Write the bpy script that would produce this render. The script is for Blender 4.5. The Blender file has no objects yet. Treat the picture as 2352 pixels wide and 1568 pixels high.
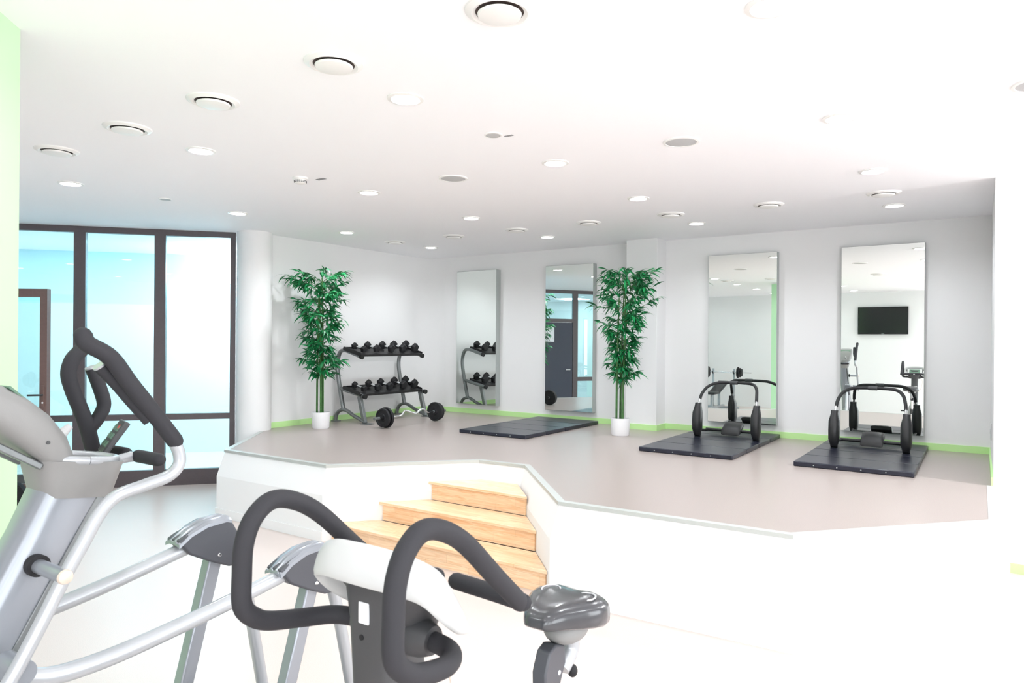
import bpy, bmesh, math, random
from mathutils import Vector, Matrix, Euler

C = bpy.context.scene.collection
SC = bpy.context.scene
R = math.radians
PI = math.pi

# ----------------------------------------------------------------- materials
MATS = {}


def lin(c):
    return tuple(((v / 255) / 12.92 if v / 255 <= 0.04045 else ((v / 255 + 0.055) / 1.055) ** 2.4) for v in c)


def mat(name, rgb, rough=0.5, metal=0.0, spec=0.5, noise=0.0, nscale=40.0, bump=0.0, bscale=120.0, coat=0.0):
    m = bpy.data.materials.new(name)
    m.use_nodes = True
    nt = m.node_tree
    b = nt.nodes['Principled BSDF']
    c = lin(rgb)
    b.inputs['Base Color'].default_value = (*c, 1)
    b.inputs['Roughness'].default_value = rough
    b.inputs['Metallic'].default_value = metal
    b.inputs['Specular IOR Level'].default_value = spec
    b.inputs['Coat Weight'].default_value = coat
    b.inputs['Coat Roughness'].default_value = 0.12
    tc = nt.nodes.new('ShaderNodeTexCoord')
    if noise > 0:
        n = nt.nodes.new('ShaderNodeTexNoise')
        n.inputs['Scale'].default_value = nscale
        n.inputs['Detail'].default_value = 4
        nt.links.new(tc.outputs['Object'], n.inputs['Vector'])
        rp = nt.nodes.new('ShaderNodeMapRange')
        rp.inputs['From Min'].default_value = 0.3
        rp.inputs['From Max'].default_value = 0.7
        rp.inputs['To Min'].default_value = 1 - noise
        rp.inputs['To Max'].default_value = 1 + noise
        nt.links.new(n.outputs['Fac'], rp.inputs['Value'])
        mx = nt.nodes.new('ShaderNodeVectorMath')
        mx.operation = 'SCALE'
        mx.inputs[0].default_value = c
        nt.links.new(rp.outputs['Result'], mx.inputs['Scale'])
        nt.links.new(mx.outputs['Vector'], b.inputs['Base Color'])
    if bump > 0:
        n2 = nt.nodes.new('ShaderNodeTexNoise')
        n2.inputs['Scale'].default_value = bscale
        n2.inputs['Detail'].default_value = 3
        nt.links.new(tc.outputs['Object'], n2.inputs['Vector'])
        bp = nt.nodes.new('ShaderNodeBump')
        bp.inputs['Strength'].default_value = bump
        bp.inputs['Distance'].default_value = 0.004
        nt.links.new(n2.outputs['Fac'], bp.inputs['Height'])
        nt.links.new(bp.outputs['Normal'], b.inputs['Normal'])
    MATS[name] = m
    return m


def emis(name, rgb, strength):
    m = bpy.data.materials.new(name)
    m.use_nodes = True
    nt = m.node_tree
    nt.nodes.remove(nt.nodes['Principled BSDF'])
    e = nt.nodes.new('ShaderNodeEmission')
    e.inputs['Color'].default_value = (*lin(rgb), 1)
    e.inputs['Strength'].default_value = strength
    nt.links.new(e.outputs[0], nt.nodes['Material Output'].inputs['Surface'])
    MATS[name] = m
    return m


def glass_mat(name, tint, refl):
    m = bpy.data.materials.new(name)
    m.use_nodes = True
    nt = m.node_tree
    nt.nodes.remove(nt.nodes['Principled BSDF'])
    t = nt.nodes.new('ShaderNodeBsdfTransparent')
    t.inputs['Color'].default_value = (*tint, 1)
    g = nt.nodes.new('ShaderNodeBsdfGlossy')
    g.inputs['Roughness'].default_value = 0.0
    g.inputs['Color'].default_value = (0.85, 0.96, 1.0, 1)
    lw = nt.nodes.new('ShaderNodeFresnel')
    lw.inputs['IOR'].default_value = 1.5
    ad = nt.nodes.new('ShaderNodeMath')
    ad.operation = 'ADD'
    ad.inputs[1].default_value = refl
    nt.links.new(lw.outputs[0], ad.inputs[0])
    mx = nt.nodes.new('ShaderNodeMixShader')
    nt.links.new(ad.outputs[0], mx.inputs[0])
    nt.links.new(t.outputs[0], mx.inputs[1])
    nt.links.new(g.outputs[0], mx.inputs[2])
    nt.links.new(mx.outputs[0], nt.nodes['Material Output'].inputs['Surface'])
    MATS[name] = m
    return m


def wood_mat(name, light, dark, axis_scale):
    m = bpy.data.materials.new(name)
    m.use_nodes = True
    nt = m.node_tree
    b = nt.nodes['Principled BSDF']
    tc = nt.nodes.new('ShaderNodeTexCoord')
    mp = nt.nodes.new('ShaderNodeMapping')
    mp.inputs['Scale'].default_value = axis_scale
    nt.links.new(tc.outputs['Object'], mp.inputs['Vector'])
    n = nt.nodes.new('ShaderNodeTexNoise')
    n.inputs['Scale'].default_value = 3.0
    n.inputs['Detail'].default_value = 6
    n.inputs['Distortion'].default_value = 1.2
    nt.links.new(mp.outputs[0], n.inputs['Vector'])
    # parquet strips
    mp2 = nt.nodes.new('ShaderNodeMapping')
    mp2.inputs['Rotation'].default_value = (R(90), 0, 0)
    br = nt.nodes.new('ShaderNodeTexBrick')
    br.inputs['Scale'].default_value = 1.0
    br.inputs['Brick Width'].default_value = 0.42
    br.inputs['Row Height'].default_value = 0.065
    br.inputs['Mortar Size'].default_value = 0.0006
    br.inputs['Color1'].default_value = (1, 1, 1, 1)
    br.inputs['Color2'].default_value = (0.90, 0.86, 0.82, 1)
    br.inputs['Mortar'].default_value = (0.6, 0.5, 0.4, 1)
    sx = nt.nodes.new('ShaderNodeSeparateXYZ')
    nt.links.new(tc.outputs['Object'], sx.inputs[0])
    ad = nt.nodes.new('ShaderNodeMath')
    ad.operation = 'ADD'
    nt.links.new(sx.outputs['Y'], ad.inputs[0])
    nt.links.new(sx.outputs['Z'], ad.inputs[1])
    cx = nt.nodes.new('ShaderNodeCombineXYZ')
    nt.links.new(sx.outputs['X'], cx.inputs['X'])
    nt.links.new(ad.outputs[0], cx.inputs['Y'])
    nt.links.new(cx.outputs[0], br.inputs['Vector'])
    cr = nt.nodes.new('ShaderNodeValToRGB')
    cr.color_ramp.elements[0].position = 0.34
    cr.color_ramp.elements[0].color = (*lin(dark), 1)
    cr.color_ramp.elements[1].position = 0.62
    cr.color_ramp.elements[1].color = (*lin(light), 1)
    nt.links.new(n.outputs['Fac'], cr.inputs[0])
    mx = nt.nodes.new('ShaderNodeMix')
    mx.data_type = 'RGBA'
    mx.blend_type = 'MULTIPLY'
    mx.inputs[0].default_value = 1.0
    nt.links.new(cr.outputs[0], mx.inputs[6])
    nt.links.new(br.outputs[0], mx.inputs[7])
    nt.links.new(mx.outputs[2], b.inputs['Base Color'])
    b.inputs['Roughness'].default_value = 0.28
    MATS[name] = m
    return m


def leaf_mat(name):
    m = bpy.data.materials.new(name)
    m.use_nodes = True
    nt = m.node_tree
    b = nt.nodes['Principled BSDF']
    g = nt.nodes.new('ShaderNodeNewGeometry')
    cr = nt.nodes.new('ShaderNodeValToRGB')
    cr.color_ramp.elements[0].color = (*lin((6, 84, 46)), 1)
    cr.color_ramp.elements[1].color = (*lin((34, 150, 84)), 1)
    nt.links.new(g.outputs['Random Per Island'], cr.inputs[0])
    nt.links.new(cr.outputs[0], b.inputs['Base Color'])
    b.inputs['Roughness'].default_value = 0.42
    MATS[name] = m
    return m


mat('wall_paint', (230, 230, 230), 0.7, spec=0.25, bump=0.08, bscale=260)
mat('ceiling_paint', (250, 250, 253), 0.8, spec=0.2, bump=0.05, bscale=260)
mat('platform_white', (240, 240, 240), 0.55, spec=0.3)
mat('vinyl_floor', (165, 154, 149), 0.30, spec=0.4, noise=0.16, nscale=260, bump=0.03, bscale=300)
mat('lower_floor', (212, 199, 193), 0.32, spec=0.4, noise=0.10, nscale=260)
mat('green_paint', (198, 238, 192), 0.6, spec=0.3)
mat('green_skirting', (190, 232, 158), 0.5)
mat('edge_strip', (186, 190, 187), 0.4, metal=0.1)
mat('brown_frame', (88, 80, 83), 0.45, noise=0.05)
mat('door_brown', (118, 94, 88), 0.45, noise=0.05)
mat('door_dark', (52, 58, 74), 0.5)
mat('hall_blue', (210, 239, 245), 0.6)
mat('paper', (236, 238, 242), 0.8)
mat('steel_grey', (122, 126, 127), 0.35, metal=0.55, noise=0.05)
mat('silver_paint', (148, 153, 160), 0.30, metal=0.45, coat=0.3)
mat('silver_light', (176, 180, 184), 0.34, metal=0.35, coat=0.3)
mat('chrome', (225, 228, 230), 0.12, metal=1.0)
mat('aluminium', (198, 203, 202), 0.35, metal=0.7)
mat('grey_plastic', (136, 136, 135), 0.5, bump=0.06, bscale=500)
mat('white_plastic', (200, 202, 201), 0.4)
mat('dark_plastic', (66, 67, 69), 0.48, bump=0.05, bscale=400)
mat('foam_grip', (48, 48, 52), 0.72, spec=0.35, bump=0.10, bscale=500)
mat('charcoal_plastic', (72, 74, 80), 0.42, bump=0.06, bscale=500)
mat('rubber_black', (30, 30, 33), 0.6, spec=0.4, noise=0.2, nscale=90)
mat('black_iron', (26, 26, 28), 0.5, noise=0.2, nscale=90)
mat('black_pad', (36, 36, 38), 0.42, spec=0.45, bump=0.15, bscale=180)
mat('mat_vinyl', (30, 32, 46), 0.30, spec=0.5, noise=0.14, nscale=22, bump=0.06, bscale=140)
mat('mat_edge', (24, 24, 32), 0.55)
mat('saddle_vinyl', (58, 60, 64), 0.2, spec=0.6, coat=0.5, bump=0.03, bscale=700)
mat('saddle_thread', (205, 205, 208), 0.5)
mat('beige_cap', (214, 200, 186), 0.35, metal=0.2)
mat('pot_white', (240, 240, 242), 0.35)
mat('soil', (44, 50, 46), 0.9)
mat('bamboo_stem', (58, 106, 48), 0.5, noise=0.25, nscale=14)
mat('vent_white', (240, 239, 237), 0.4)
mat('vent_dark', (92, 80, 76), 0.6)
mat('grille_grey', (190, 191, 192), 0.6, metal=0.1, noise=0.08, nscale=400)
mat('tag_grey', (140, 140, 142), 0.5)
mat('tv_black', (24, 27, 27), 0.16, spec=0.5)
mat('red_vinyl', (196, 92, 96), 0.45)
mat('screen_green', (96, 128, 108), 0.4)
mat('red_button', (206, 70, 66), 0.4)
mat('brass', (150, 132, 110), 0.4, metal=0.8)
mat('mirror_glass', (240, 246, 243), 0.0, metal=1.0)
mat('mirror_edge', (176, 182, 180), 0.4, metal=0.2)
leaf_mat('bamboo_leaf')
wood_mat('beech_parquet', (250, 220, 186), (238, 194, 150), (1.2, 14, 14))
glass_mat('tinted_glass', (0.76, 0.945, 0.98), 0.03)
glass_mat('door_glass', (0.93, 0.98, 0.967), 0.01)
emis('lamp_glow', (255, 253, 250), 14.0)
emis('hall_lamp_glow', (236, 248, 255), 26.0)


# ----------------------------------------------------------------- mesh helpers
def new():
    return bmesh.new()


def root_of(o):
    while o.parent is not None:
        o = o.parent
    return o


def obj(name, bm, m, parent=None, bevel=0.0, smooth=True, angle=38, segs=2):
    bmesh.ops.recalc_face_normals(bm, faces=bm.faces[:])
    if parent is not None:
        off = root_of(parent).location
        bmesh.ops.translate(bm, verts=bm.verts[:], vec=-off)
    me = bpy.data.meshes.new(name)
    bm.to_mesh(me)
    bm.free()
    me.materials.append(MATS[m])
    if smooth:
        me.shade_smooth()
        me.set_sharp_from_angle(angle=R(angle))
    o = bpy.data.objects.new(name, me)
    C.objects.link(o)
    if parent is not None:
        o.parent = parent
    if bevel > 0:
        md = o.modifiers.new('bevel', 'BEVEL')
        md.width = bevel
        md.segments = segs
        md.limit_method = 'ANGLE'
        md.angle_limit = R(40)
    return o


def thing(name, label, cat, loc=(0, 0, 0), group=None):
    o = bpy.data.objects.new(name, None)
    o.empty_display_size = 0.1
    C.objects.link(o)
    o.location = loc
    o['label'] = label
    o['category'] = cat
    if group:
        o['group'] = group
    return o


def tag(o, label, cat, group=None):
    o['label'] = label
    o['category'] = cat
    if group:
        o['group'] = group
    return o


def struct(name, bm, m, parent=None, **k):
    o = obj(name, bm, m, parent, **k)
    if parent is None:
        o['kind'] = 'structure'
    return o


def dup(root, loc, label, rotz=0.0, group=None):
    r = root.copy()
    C.objects.link(r)
    r.location = loc
    r.rotation_euler = (0, 0, rotz)
    r['label'] = label
    if group:
        r['group'] = group
    for ch in list(root.children):
        c = ch.copy()
        C.objects.link(c)
        c.parent = r
        for g in list(ch.children):
            d = g.copy()
            C.objects.link(d)
            d.parent = c
    return r


def box(bm, lo, hi, mtx=None):
    x0, y0, z0 = lo
    x1, y1, z1 = hi
    vs = [bm.verts.new(p) for p in ((x0, y0, z0), (x1, y0, z0), (x1, y1, z0), (x0, y1, z0),
                                    (x0, y0, z1), (x1, y0, z1), (x1, y1, z1), (x0, y1, z1))]
    for f in ((0, 3, 2, 1), (4, 5, 6, 7), (0, 1, 5, 4), (1, 2, 6, 5), (2, 3, 7, 6), (3, 0, 4, 7)):
        bm.faces.new([vs[i] for i in f])
    if mtx is not None:
        bmesh.ops.transform(bm, matrix=mtx, verts=vs)
    return vs


def prism(bm, poly, z0, z1, mtx=None):
    a = [bm.verts.new((p[0], p[1], z0)) for p in poly]
    b = [bm.verts.new((p[0], p[1], z1)) for p in poly]
    n = len(poly)
    bm.faces.new(a[::-1])
    bm.faces.new(b)
    for i in range(n):
        bm.faces.new((a[i], a[(i + 1) % n], b[(i + 1) % n], b[i]))
    if mtx is not None:
        bmesh.ops.transform(bm, matrix=mtx, verts=a + b)


def smooth_path(pts, sub=6):
    P = [Vector(p) for p in pts]
    out = []
    n = len(P)
    for i in range(n - 1):
        p0 = P[i - 1] if i > 0 else P[i] * 2 - P[i + 1]
        p1, p2 = P[i], P[i + 1]
        p3 = P[i + 2] if i + 2 < n else P[i + 1] * 2 - P[i]
        for k in range(sub):
            t = k / sub
            out.append(0.5 * ((2 * p1) + (-p0 + p2) * t + (2 * p0 - 5 * p1 + 4 * p2 - p3) * t * t
                              + (-p0 + 3 * p1 - 3 * p2 + p3) * t ** 3))
    out.append(P[-1])
    return out


def tube(bm, pts, r, n=14, sub=6, squash=None, round_ends=False):
    """a round bar along pts; r is a number or a list with one radius per given point"""
    P = smooth_path(pts, sub) if sub > 1 else [Vector(p) for p in pts]
    m = len(P)
    if isinstance(r, (list, tuple)):
        rr = []
        for i in range(m):
            t = i / (m - 1) * (len(r) - 1)
            k = min(int(t), len(r) - 2)
            rr.append(r[k] + (r[k + 1] - r[k]) * (t - k))
    else:
        rr = [r] * m
    if round_ends:
        d0 = (P[0] - P[1]).normalized()
        d1 = (P[-1] - P[-2]).normalized()
        pre = [(P[0] + d0 * rr[0] * s, rr[0] * math.sqrt(max(0, 1 - s * s))) for s in (0.97, 0.8, 0.5)]
        post = [(P[-1] + d1 * rr[-1] * s, rr[-1] * math.sqrt(max(0, 1 - s * s))) for s in (0.5, 0.8, 0.97)]
        P = [p for p, _ in pre] + P + [p for p, _ in post]
        rr = [q for _, q in pre] + rr + [q for _, q in post]
        m = len(P)
    T = []
    for i in range(m):
        a = P[max(0, i - 1)]
        b = P[min(m - 1, i + 1)]
        T.append((b - a).normalized())
    up = Vector((0, 0, 1)) if abs(T[0].z) < 0.9 else Vector((1, 0, 0))
    N = (up - T[0] * up.dot(T[0])).normalized()
    rings = []
    for i in range(m):
        N = (N - T[i] * N.dot(T[i])).normalized()
        B = T[i].cross(N)
        sx, sy = squash if squash else (1, 1)
        ring = []
        for k in range(n):
            a = 2 * PI * k / n
            ring.append(bm.verts.new(P[i] + N * math.cos(a) * rr[i] * sx + B * math.sin(a) * rr[i] * sy))
        rings.append(ring)
    for i in range(m - 1):
        for k in range(n):
            bm.faces.new((rings[i][k], rings[i][(k + 1) % n], rings[i + 1][(k + 1) % n], rings[i + 1][k]))
    bm.faces.new(rings[0][::-1])
    bm.faces.new(rings[-1])


def bar(bm, p0, p1, w, h, up=(0, 0, 1)):
    """rectangular bar from p0 to p1; w across, h along up"""
    p0, p1 = Vector(p0), Vector(p1)
    d = (p1 - p0).normalized()
    u = Vector(up)
    u = (u - d * u.dot(d)).normalized()
    s = d.cross(u)
    a = [p0 + s * w / 2 * i + u * h / 2 * j for i, j in ((-1, -1), (1, -1), (1, 1), (-1, 1))]
    b = [q + (p1 - p0) for q in a]
    va = [bm.verts.new(q) for q in a]
    vb = [bm.verts.new(q) for q in b]
    bm.faces.new(va[::-1])
    bm.faces.new(vb)
    for i in range(4):
        bm.faces.new((va[i], va[(i + 1) % 4], vb[(i + 1) % 4], vb[i]))


def cyl(bm, p0, p1, r0, r1=None, n=24):
    tube(bm, [p0, p1], [r0, r0 if r1 is None else r1], n=n, sub=1)


def lathe(bm, prof, n=40, axis_loc=(0, 0, 0), mtx=None):
    """prof: list of (r, z); closed at ends when r == 0"""
    rings = []
    allv = []
    for r, z in prof:
        if r < 1e-6:
            v = [bm.verts.new((axis_loc[0], axis_loc[1], axis_loc[2] + z))]
        else:
            v = [bm.verts.new((axis_loc[0] + r * math.cos(2 * PI * k / n), axis_loc[1] + r * math.sin(2 * PI * k / n),
                               axis_loc[2] + z)) for k in range(n)]
        rings.append(v)
        allv += v
    for a, b in zip(rings, rings[1:]):
        if len(a) == 1 and len(b) == 1:
            continue
        for k in range(n):
            k2 = (k + 1) % n
            if len(a) == 1:
                bm.faces.new((a[0], b[k], b[k2]))
            elif len(b) == 1:
                bm.faces.new((a[k], b[0], a[k2]))
            else:
                bm.faces.new((a[k], b[k], b[k2], a[k2]))
    if mtx is not None:
        bmesh.ops.transform(bm, matrix=mtx, verts=allv)


def loft(bm, rings):
    """closed rings of equal length, joined and capped"""
    V = [[bm.verts.new(p) for p in ring] for ring in rings]
    n = len(V[0])
    for a, b in zip(V, V[1:]):
        for k in range(n):
            bm.faces.new((a[k], a[(k + 1) % n], b[(k + 1) % n], b[k]))
    bm.faces.new(V[0][::-1])
    bm.faces.new(V[-1])


def ellipsoid(bm, c, rx, ry, rz, mtx=None, u=24, v=14):
    M = Matrix.Translation(c) @ (mtx if mtx is not None else Matrix.Identity(4)) @ Matrix.Diagonal((rx, ry, rz, 1))
    bmesh.ops.create_uvsphere(bm, u_segments=u, v_segments=v, radius=1, matrix=M)


# ----------------------------------------------------------------- the setting
ZC = 3.055       # ceiling
ZP = 0.65        # platform top

b = new(); box(b, (-15, -3.0, -0.12), (6.0, 12, 0)); struct('floor', b, 'lower_floor')
b = new(); box(b, (-15, -3.0, ZC), (6.0, 12, ZC + 0.12)); struct('ceiling', b, 'ceiling_paint')

# platform -------------------------------------------------------
top = [(-7.33, 5.42), (-7.15, 5.245), (-6.24, 4.17), (-4.77, 4.18), (-3.84, 5.185), (-3.35, 5.215), (-2.40, 4.165),
       (-0.89, 4.225), (0.09, 5.30), (0.09, 6.60)]


def offset_line(pts, d):
    """shift an open polyline sideways (to its right-hand side) by d"""
    out = []
    n = len(pts)
    for i in range(n):
        ds = []
        if i > 0:
            v = Vector((pts[i][0] - pts[i - 1][0], pts[i][1] - pts[i - 1][1])).normalized()
            ds.append(Vector((v.y, -v.x)))
        if i < n - 1:
            v = Vector((pts[i + 1][0] - pts[i][0], pts[i + 1][1] - pts[i][1])).normalized()
            ds.append(Vector((v.y, -v.x)))
        if len(ds) == 1:
            q = ds[0] * d
        else:
            q = (ds[0] + ds[1]) * (d / (1 + ds[0].dot(ds[1])))
        out.append((pts[i][0] + q.x, pts[i][1] + q.y))
    return out


low = offset_line(top, 0.07)
low[0] = (low[0][0], low[0][1])
back = [(0.09, 8.49), (-7.32, 8.49)]
b = new()
rings = []
for pts, zz in ((low, 0.0), (low, 0.40), (top, ZP - 0.012)):
    rings.append([(p[0], p[1], zz) for p in pts] + [(p[0], p[1], zz) for p in back])
loft(b, rings)
struct('platform', b, 'platform_white', smooth=False)
b = new(); prism(b, [(p[0], p[1]) for p in offset_line(top, -0.004)] + back, ZP - 0.012, ZP)
struct('platform_floor', b, 'vinyl_floor', smooth=False)
# metal edge strip along the open side
b = new()
seg = top[1:]
inn = offset_line(seg, -0.042)
out_ = offset_line(seg, 0.010)
for i in range(len(seg) - 1):
    prism(b, [out_[i], out_[i + 1], inn[i + 1], inn[i]], ZP - 0.022, ZP + 0.003)
struct('trim_1', b, 'edge_strip', smooth=False)
# white skirting at the foot of the platform
b = new()
sk_o = offset_line(top[1:], 0.082)
sk_i = offset_line(top[1:], 0.06)
for i in list(range(0, 2)) + list(range(5, len(sk_o) - 1)):
    prism(b, [sk_o[i], sk_o[i + 1], sk_i[i + 1], sk_i[i]], 0, 0.085)
struct('baseboard_platform', b, 'platform_white', smooth=False)

# walls ---------------------------------------------------------
YB = 8.5
poly = [(-7.33, 5.3), (-7.33, 8.17)] + [(-7.0 - 0.33 * math.cos(a), 8.17 + 0.33 * math.sin(a)) for a in
                                        [R(9 * k) for k in range(1, 10)]] + [(-7.0, 8.5), (-7.0, 8.75), (-7.42, 8.75), (-7.42, 9.3), (-7.6, 9.3), (-7.6, 5.3)]
b = new(); prism(b, poly, 0, ZC); struct('wall_left', b, 'wall_paint')
b = new(); box(b, (-7.0, YB, 0), (0.3, YB + 0.25, ZC)); struct('wall_back', b, 'wall_paint')
b = new(); box(b, (-3.765, 8.205, 0), (-3.345, YB, ZC)); struct('pilaster', b, 'wall_paint', bevel=0.004)
b = new(); prism(b, [(0.09, 6.60), (3.0, 6.60), (3.0, 6.85), (0.34, 6.85), (0.34, 8.6), (0.09, 8.6)], 0, ZC)
struct('wall_right', b, 'wall_paint', smooth=False)
b = new(); lathe(b, [(0, 0), (0.205, 0), (0.205, ZC), (0, ZC)], 48, (-7.365, 5.305, 0)); struct('column', b, 'wall_paint')
b = new()
box(b, (-9.0, -3.0, 0), (0.1, -2.8, ZC)); box(b, (0.1, -3.0, 0), (2.5, -2.8, 0.3)); box(b, (0.1, -3.0, 2.85), (2.5, -2.8, ZC)); box(b, (2.5, -3.0, 0), (2.95, -2.8, ZC))
struct('wall_front', b, 'wall_paint', smooth=False)
b = new()
for lo, hi in (((0.1, -2.95, 0.3), (0.16, -2.88, 2.85)), ((2.44, -2.95, 0.3), (2.5, -2.88, 2.85)), ((1.27, -2.95, 0.3), (1.33, -2.88, 2.85)),
               ((0.1, -2.95, 0.3), (2.5, -2.88, 0.36)), ((0.1, -2.95, 2.79), (2.5, -2.88, 2.85))):
    box(b, lo, hi)
struct('window_8', b, 'brown_frame', smooth=False)  # unseen window added behind the camera to brighten back wall and ceiling
# right hand side wall with assumed tall windows, unseen, added for daylight
XR = 2.75
assumed_openings = [(2.6, 4.6, 0.25, 2.75), (-0.6, 1.9, 0.25, 2.75), (-2.5, -1.0, 0.25, 2.75)]
b = new()
ys = [-2.8]
for y0, y1, z0, z1 in sorted(assumed_openings):
    box(b, (XR, ys[-1], 0), (XR + 0.2, y0, ZC))
    box(b, (XR, y0, 0), (XR + 0.2, y1, z0))
    box(b, (XR, y0, z1), (XR + 0.2, y1, ZC))
    ys.append(y1)
box(b, (XR, ys[-1], 0), (XR + 0.2, 6.62, ZC))
struct('wall_window_side', b, 'wall_paint', smooth=False)
for i, (y0, y1, z0, z1) in enumerate(sorted(assumed_openings)):
    b = new()
    for lo, hi in (((XR + 0.06, y0, z0), (XR + 0.13, y0 + 0.06, z1)), ((XR + 0.06, y1 - 0.06, z0), (XR + 0.13, y1, z1)),
                   ((XR + 0.06, y0, z0), (XR + 0.13, y1, z0 + 0.06)), ((XR + 0.06, y0, z1 - 0.06), (XR + 0.13, y1, z1))):
        box(b, lo, hi)
    struct('window_%d' % (i + 5), b, 'brown_frame', smooth=False)  # frames of the assumed daylight windows, out of view

# green square pillar standing diagonally near the left
b = new(); prism(b, [(-3.38, 1.28), (-3.84, 0.82), (-3.38, 0.36), (-2.92, 0.82)], 0, ZC)
struct('pillar', b, 'green_paint', smooth=False)

# green skirtings on the platform and in the lower room
def skirting(name, pts, z0, z1, inset=0.014):
    bb = new()
    o2 = offset_line(pts, inset)
    for i in range(len(pts) - 1):
        prism(bb, [pts[i], pts[i + 1], o2[i + 1], o2[i]], z0, z1)
    return struct(name, bb, 'green_skirting', smooth=False)


arc = [(-7.0 - 0.33 * math.cos(a), 8.17 + 0.33 * math.sin(a)) for a in [R(9 * k) for k in range(0, 11)]]
skirting('baseboard_left', [(-7.33, 5.48)] + arc, ZP, ZP + 0.07)
skirting('baseboard_back', [(-7.0, YB), (-3.765, YB), (-3.765, 8.205), (-3.345, 8.205), (-3.345, YB), (0.09, YB), (0.09, 6.60)],
         ZP, ZP + 0.07)
skirting('baseboard_right', [(0.20, 6.60), (XR, 6.60)], 0, 0.075)

# glazed partition on the left ------------------------------------
P0 = Vector((-7.553, 5.173, 0))
U = Vector((-0.6676, -0.7445, 0))
NN = Vector((-0.7445, 0.6676, 0))     # away from the room
MW = Matrix((( U.x, NN.x, 0, P0.x), (U.y, NN.y, 0, P0.y), (0, 0, 1, 0), (0, 0, 0, 1)))   # s, depth, z


def pane_frame(bm, s0, s1, z0, z1, d0=0.0, d1=0.07, M=MW):
    box(bm, (s0, d0, z0), (s1, d1, z1), M)


frames = [(0.0, 0.845), (0.845, 1.70), (1.70, 2.60)]
for i, (a, c) in enumerate(frames):
    l = a + (0.06 if i == 0 else 0.062)
    r_ = c - (0.061 if i < 2 else 0.06)
    b = new()
    pane_frame(b, a, l, 0, ZC)
    pane_frame(b, r_, c, 0, ZC)
    pane_frame(b, l, r_, 2.985, ZC)
    pane_frame(b, l, r_, 0.785, 0.855)
    pane_frame(b, l, r_, 0.0, 0.185)
    w = struct('window_%d' % (i + 1), b, 'brown_frame', smooth=False)
    b = new(); pane_frame(b, l, r_, 0.855, 2.985, 0.03, 0.04); obj('upper_pane', b, 'tinted_glass', w, smooth=False)
    b = new(); pane_frame(b, l, r_, 0.185, 0.785, 0.03, 0.04); obj('lower_pane', b, 'tinted_glass', w, smooth=False)
# second partition, at right angles, seen in the mirror: dark door and a pane
P2 = Vector((-9.36, 2.56, 0))
U2 = Vector((0.546, -0.838, 0))
N2 = Vector((-0.838, -0.546, 0))
M2 = Matrix(((U2.x, N2.x, 0, P2.x), (U2.y, N2.y, 0, P2.y), (0, 0, 1, 0), (0, 0, 0, 1)))
b = new()
for s0, s1 in ((-0.62, -0.5), (0.0, 0.10), (1.48, 1.62), (3.0, 3.12)):
    box(b, (s0, 0, 0), (s1, 0.07, ZC), M2)
for s0, s1 in ((-0.5, 0.0), (0.10, 1.48), (1.62, 3.0)):
    box(b, (s0, 0, 2.97), (s1, 0.07, ZC), M2)
box(b, (0.10, 0, 2.24), (1.48, 0.07, 2.33), M2)
box(b, (1.62, 0, 0.76), (3.0, 0.07, 0.86), M2)
box(b, (1.62, 0, 0), (3.0, 0.07, 0.18), M2)
box(b, (-0.5, 0, 0.0), (0.0, 0.07, 0.18), M2)
w = struct('window_4', b, 'brown_frame', smooth=False)
for nm, s0, s1, z0, z1 in (('transom_pane', 0.10, 1.48, 2.33, 2.97), ('upper_pane', 1.62, 3.0, 0.86, 2.97),
                           ('lower_pane', 1.62, 3.0, 0.18, 0.76), ('side_pane', -0.5, 0.0, 0.18, 2.97)):
    b = new(); box(b, (s0, 0.03, z0), (s1, 0.04, z1), M2); obj(nm, b, 'tinted_glass', w, smooth=False)
b = new(); box(b, (0.62, 0.01, 0.02), (1.47, 0.06, 2.235), M2); d2 = struct('door_2', b, 'door_dark', smooth=False)
b = new(); cyl(b, M2 @ Vector((1.38, -0.05, 1.05)), M2 @ Vector((1.26, -0.05, 1.05)), 0.011); obj('door_handle', b, 'chrome', d2)
b = new(); box(b, (0.11, 0.9, 0.0), (0.60, 0.95, 2.2), M2); struct('door_3', b, 'door_brown', smooth=False)
b = new(); box(b, (0.66, -0.002, 1.75), (0.95, 0.009, 2.17), M2)
obj('notice_sheet', b, 'paper', d2, smooth=False)
# open glazed door leaf by the pillar
H0 = Vector((-8.395, 3.452, 0))
UD = Vector((-0.83, -0.558, 0))
ND = Vector((-0.558, 0.83, 0))
MD = Matrix(((UD.x, ND.x, 0, H0.x), (UD.y, ND.y, 0, H0.y), (0, 0, 1, 0), (0, 0, 0, 1)))
b = new()
box(b, (0, 0, 0.015), (0.078, 0.06, 2.285), MD)
box(b, (0.93, 0, 0.015), (1.01, 0.06, 2.285), MD)
box(b, (0.078, 0, 2.195), (0.93, 0.06, 2.285), MD)
box(b, (0.078, 0, 0.015), (0.93, 0.06, 0.165), MD)
d1 = struct('door_1', b, 'door_brown', smooth=False)
b = new(); box(b, (0.078, 0.025, 0.165), (0.93, 0.035, 2.195), MD); obj('door_pane', b, 'door_glass', d1, smooth=False)
b = new(); box(b, (0.022, -0.01, 1.0), (0.052, 0.0, 1.24), MD); hp = obj('handle_plate', b, 'door_brown', d1, bevel=0.003)
b = new()
tube(b, [MD @ Vector(p) for p in ((0.037, 0.0, 1.135), (0.037, -0.05, 1.135), (0.06, -0.055, 1.135), (0.17, -0.055, 1.132))], 0.010, sub=3)
obj('lever', b, 'dark_plastic', hp)
b = new(); cyl(b, MD @ Vector((0.037, -0.013, 1.05)), MD @ Vector((0.037, -0.009, 1.05)), 0.010); obj('keyhole', b, 'paper', hp)

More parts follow.
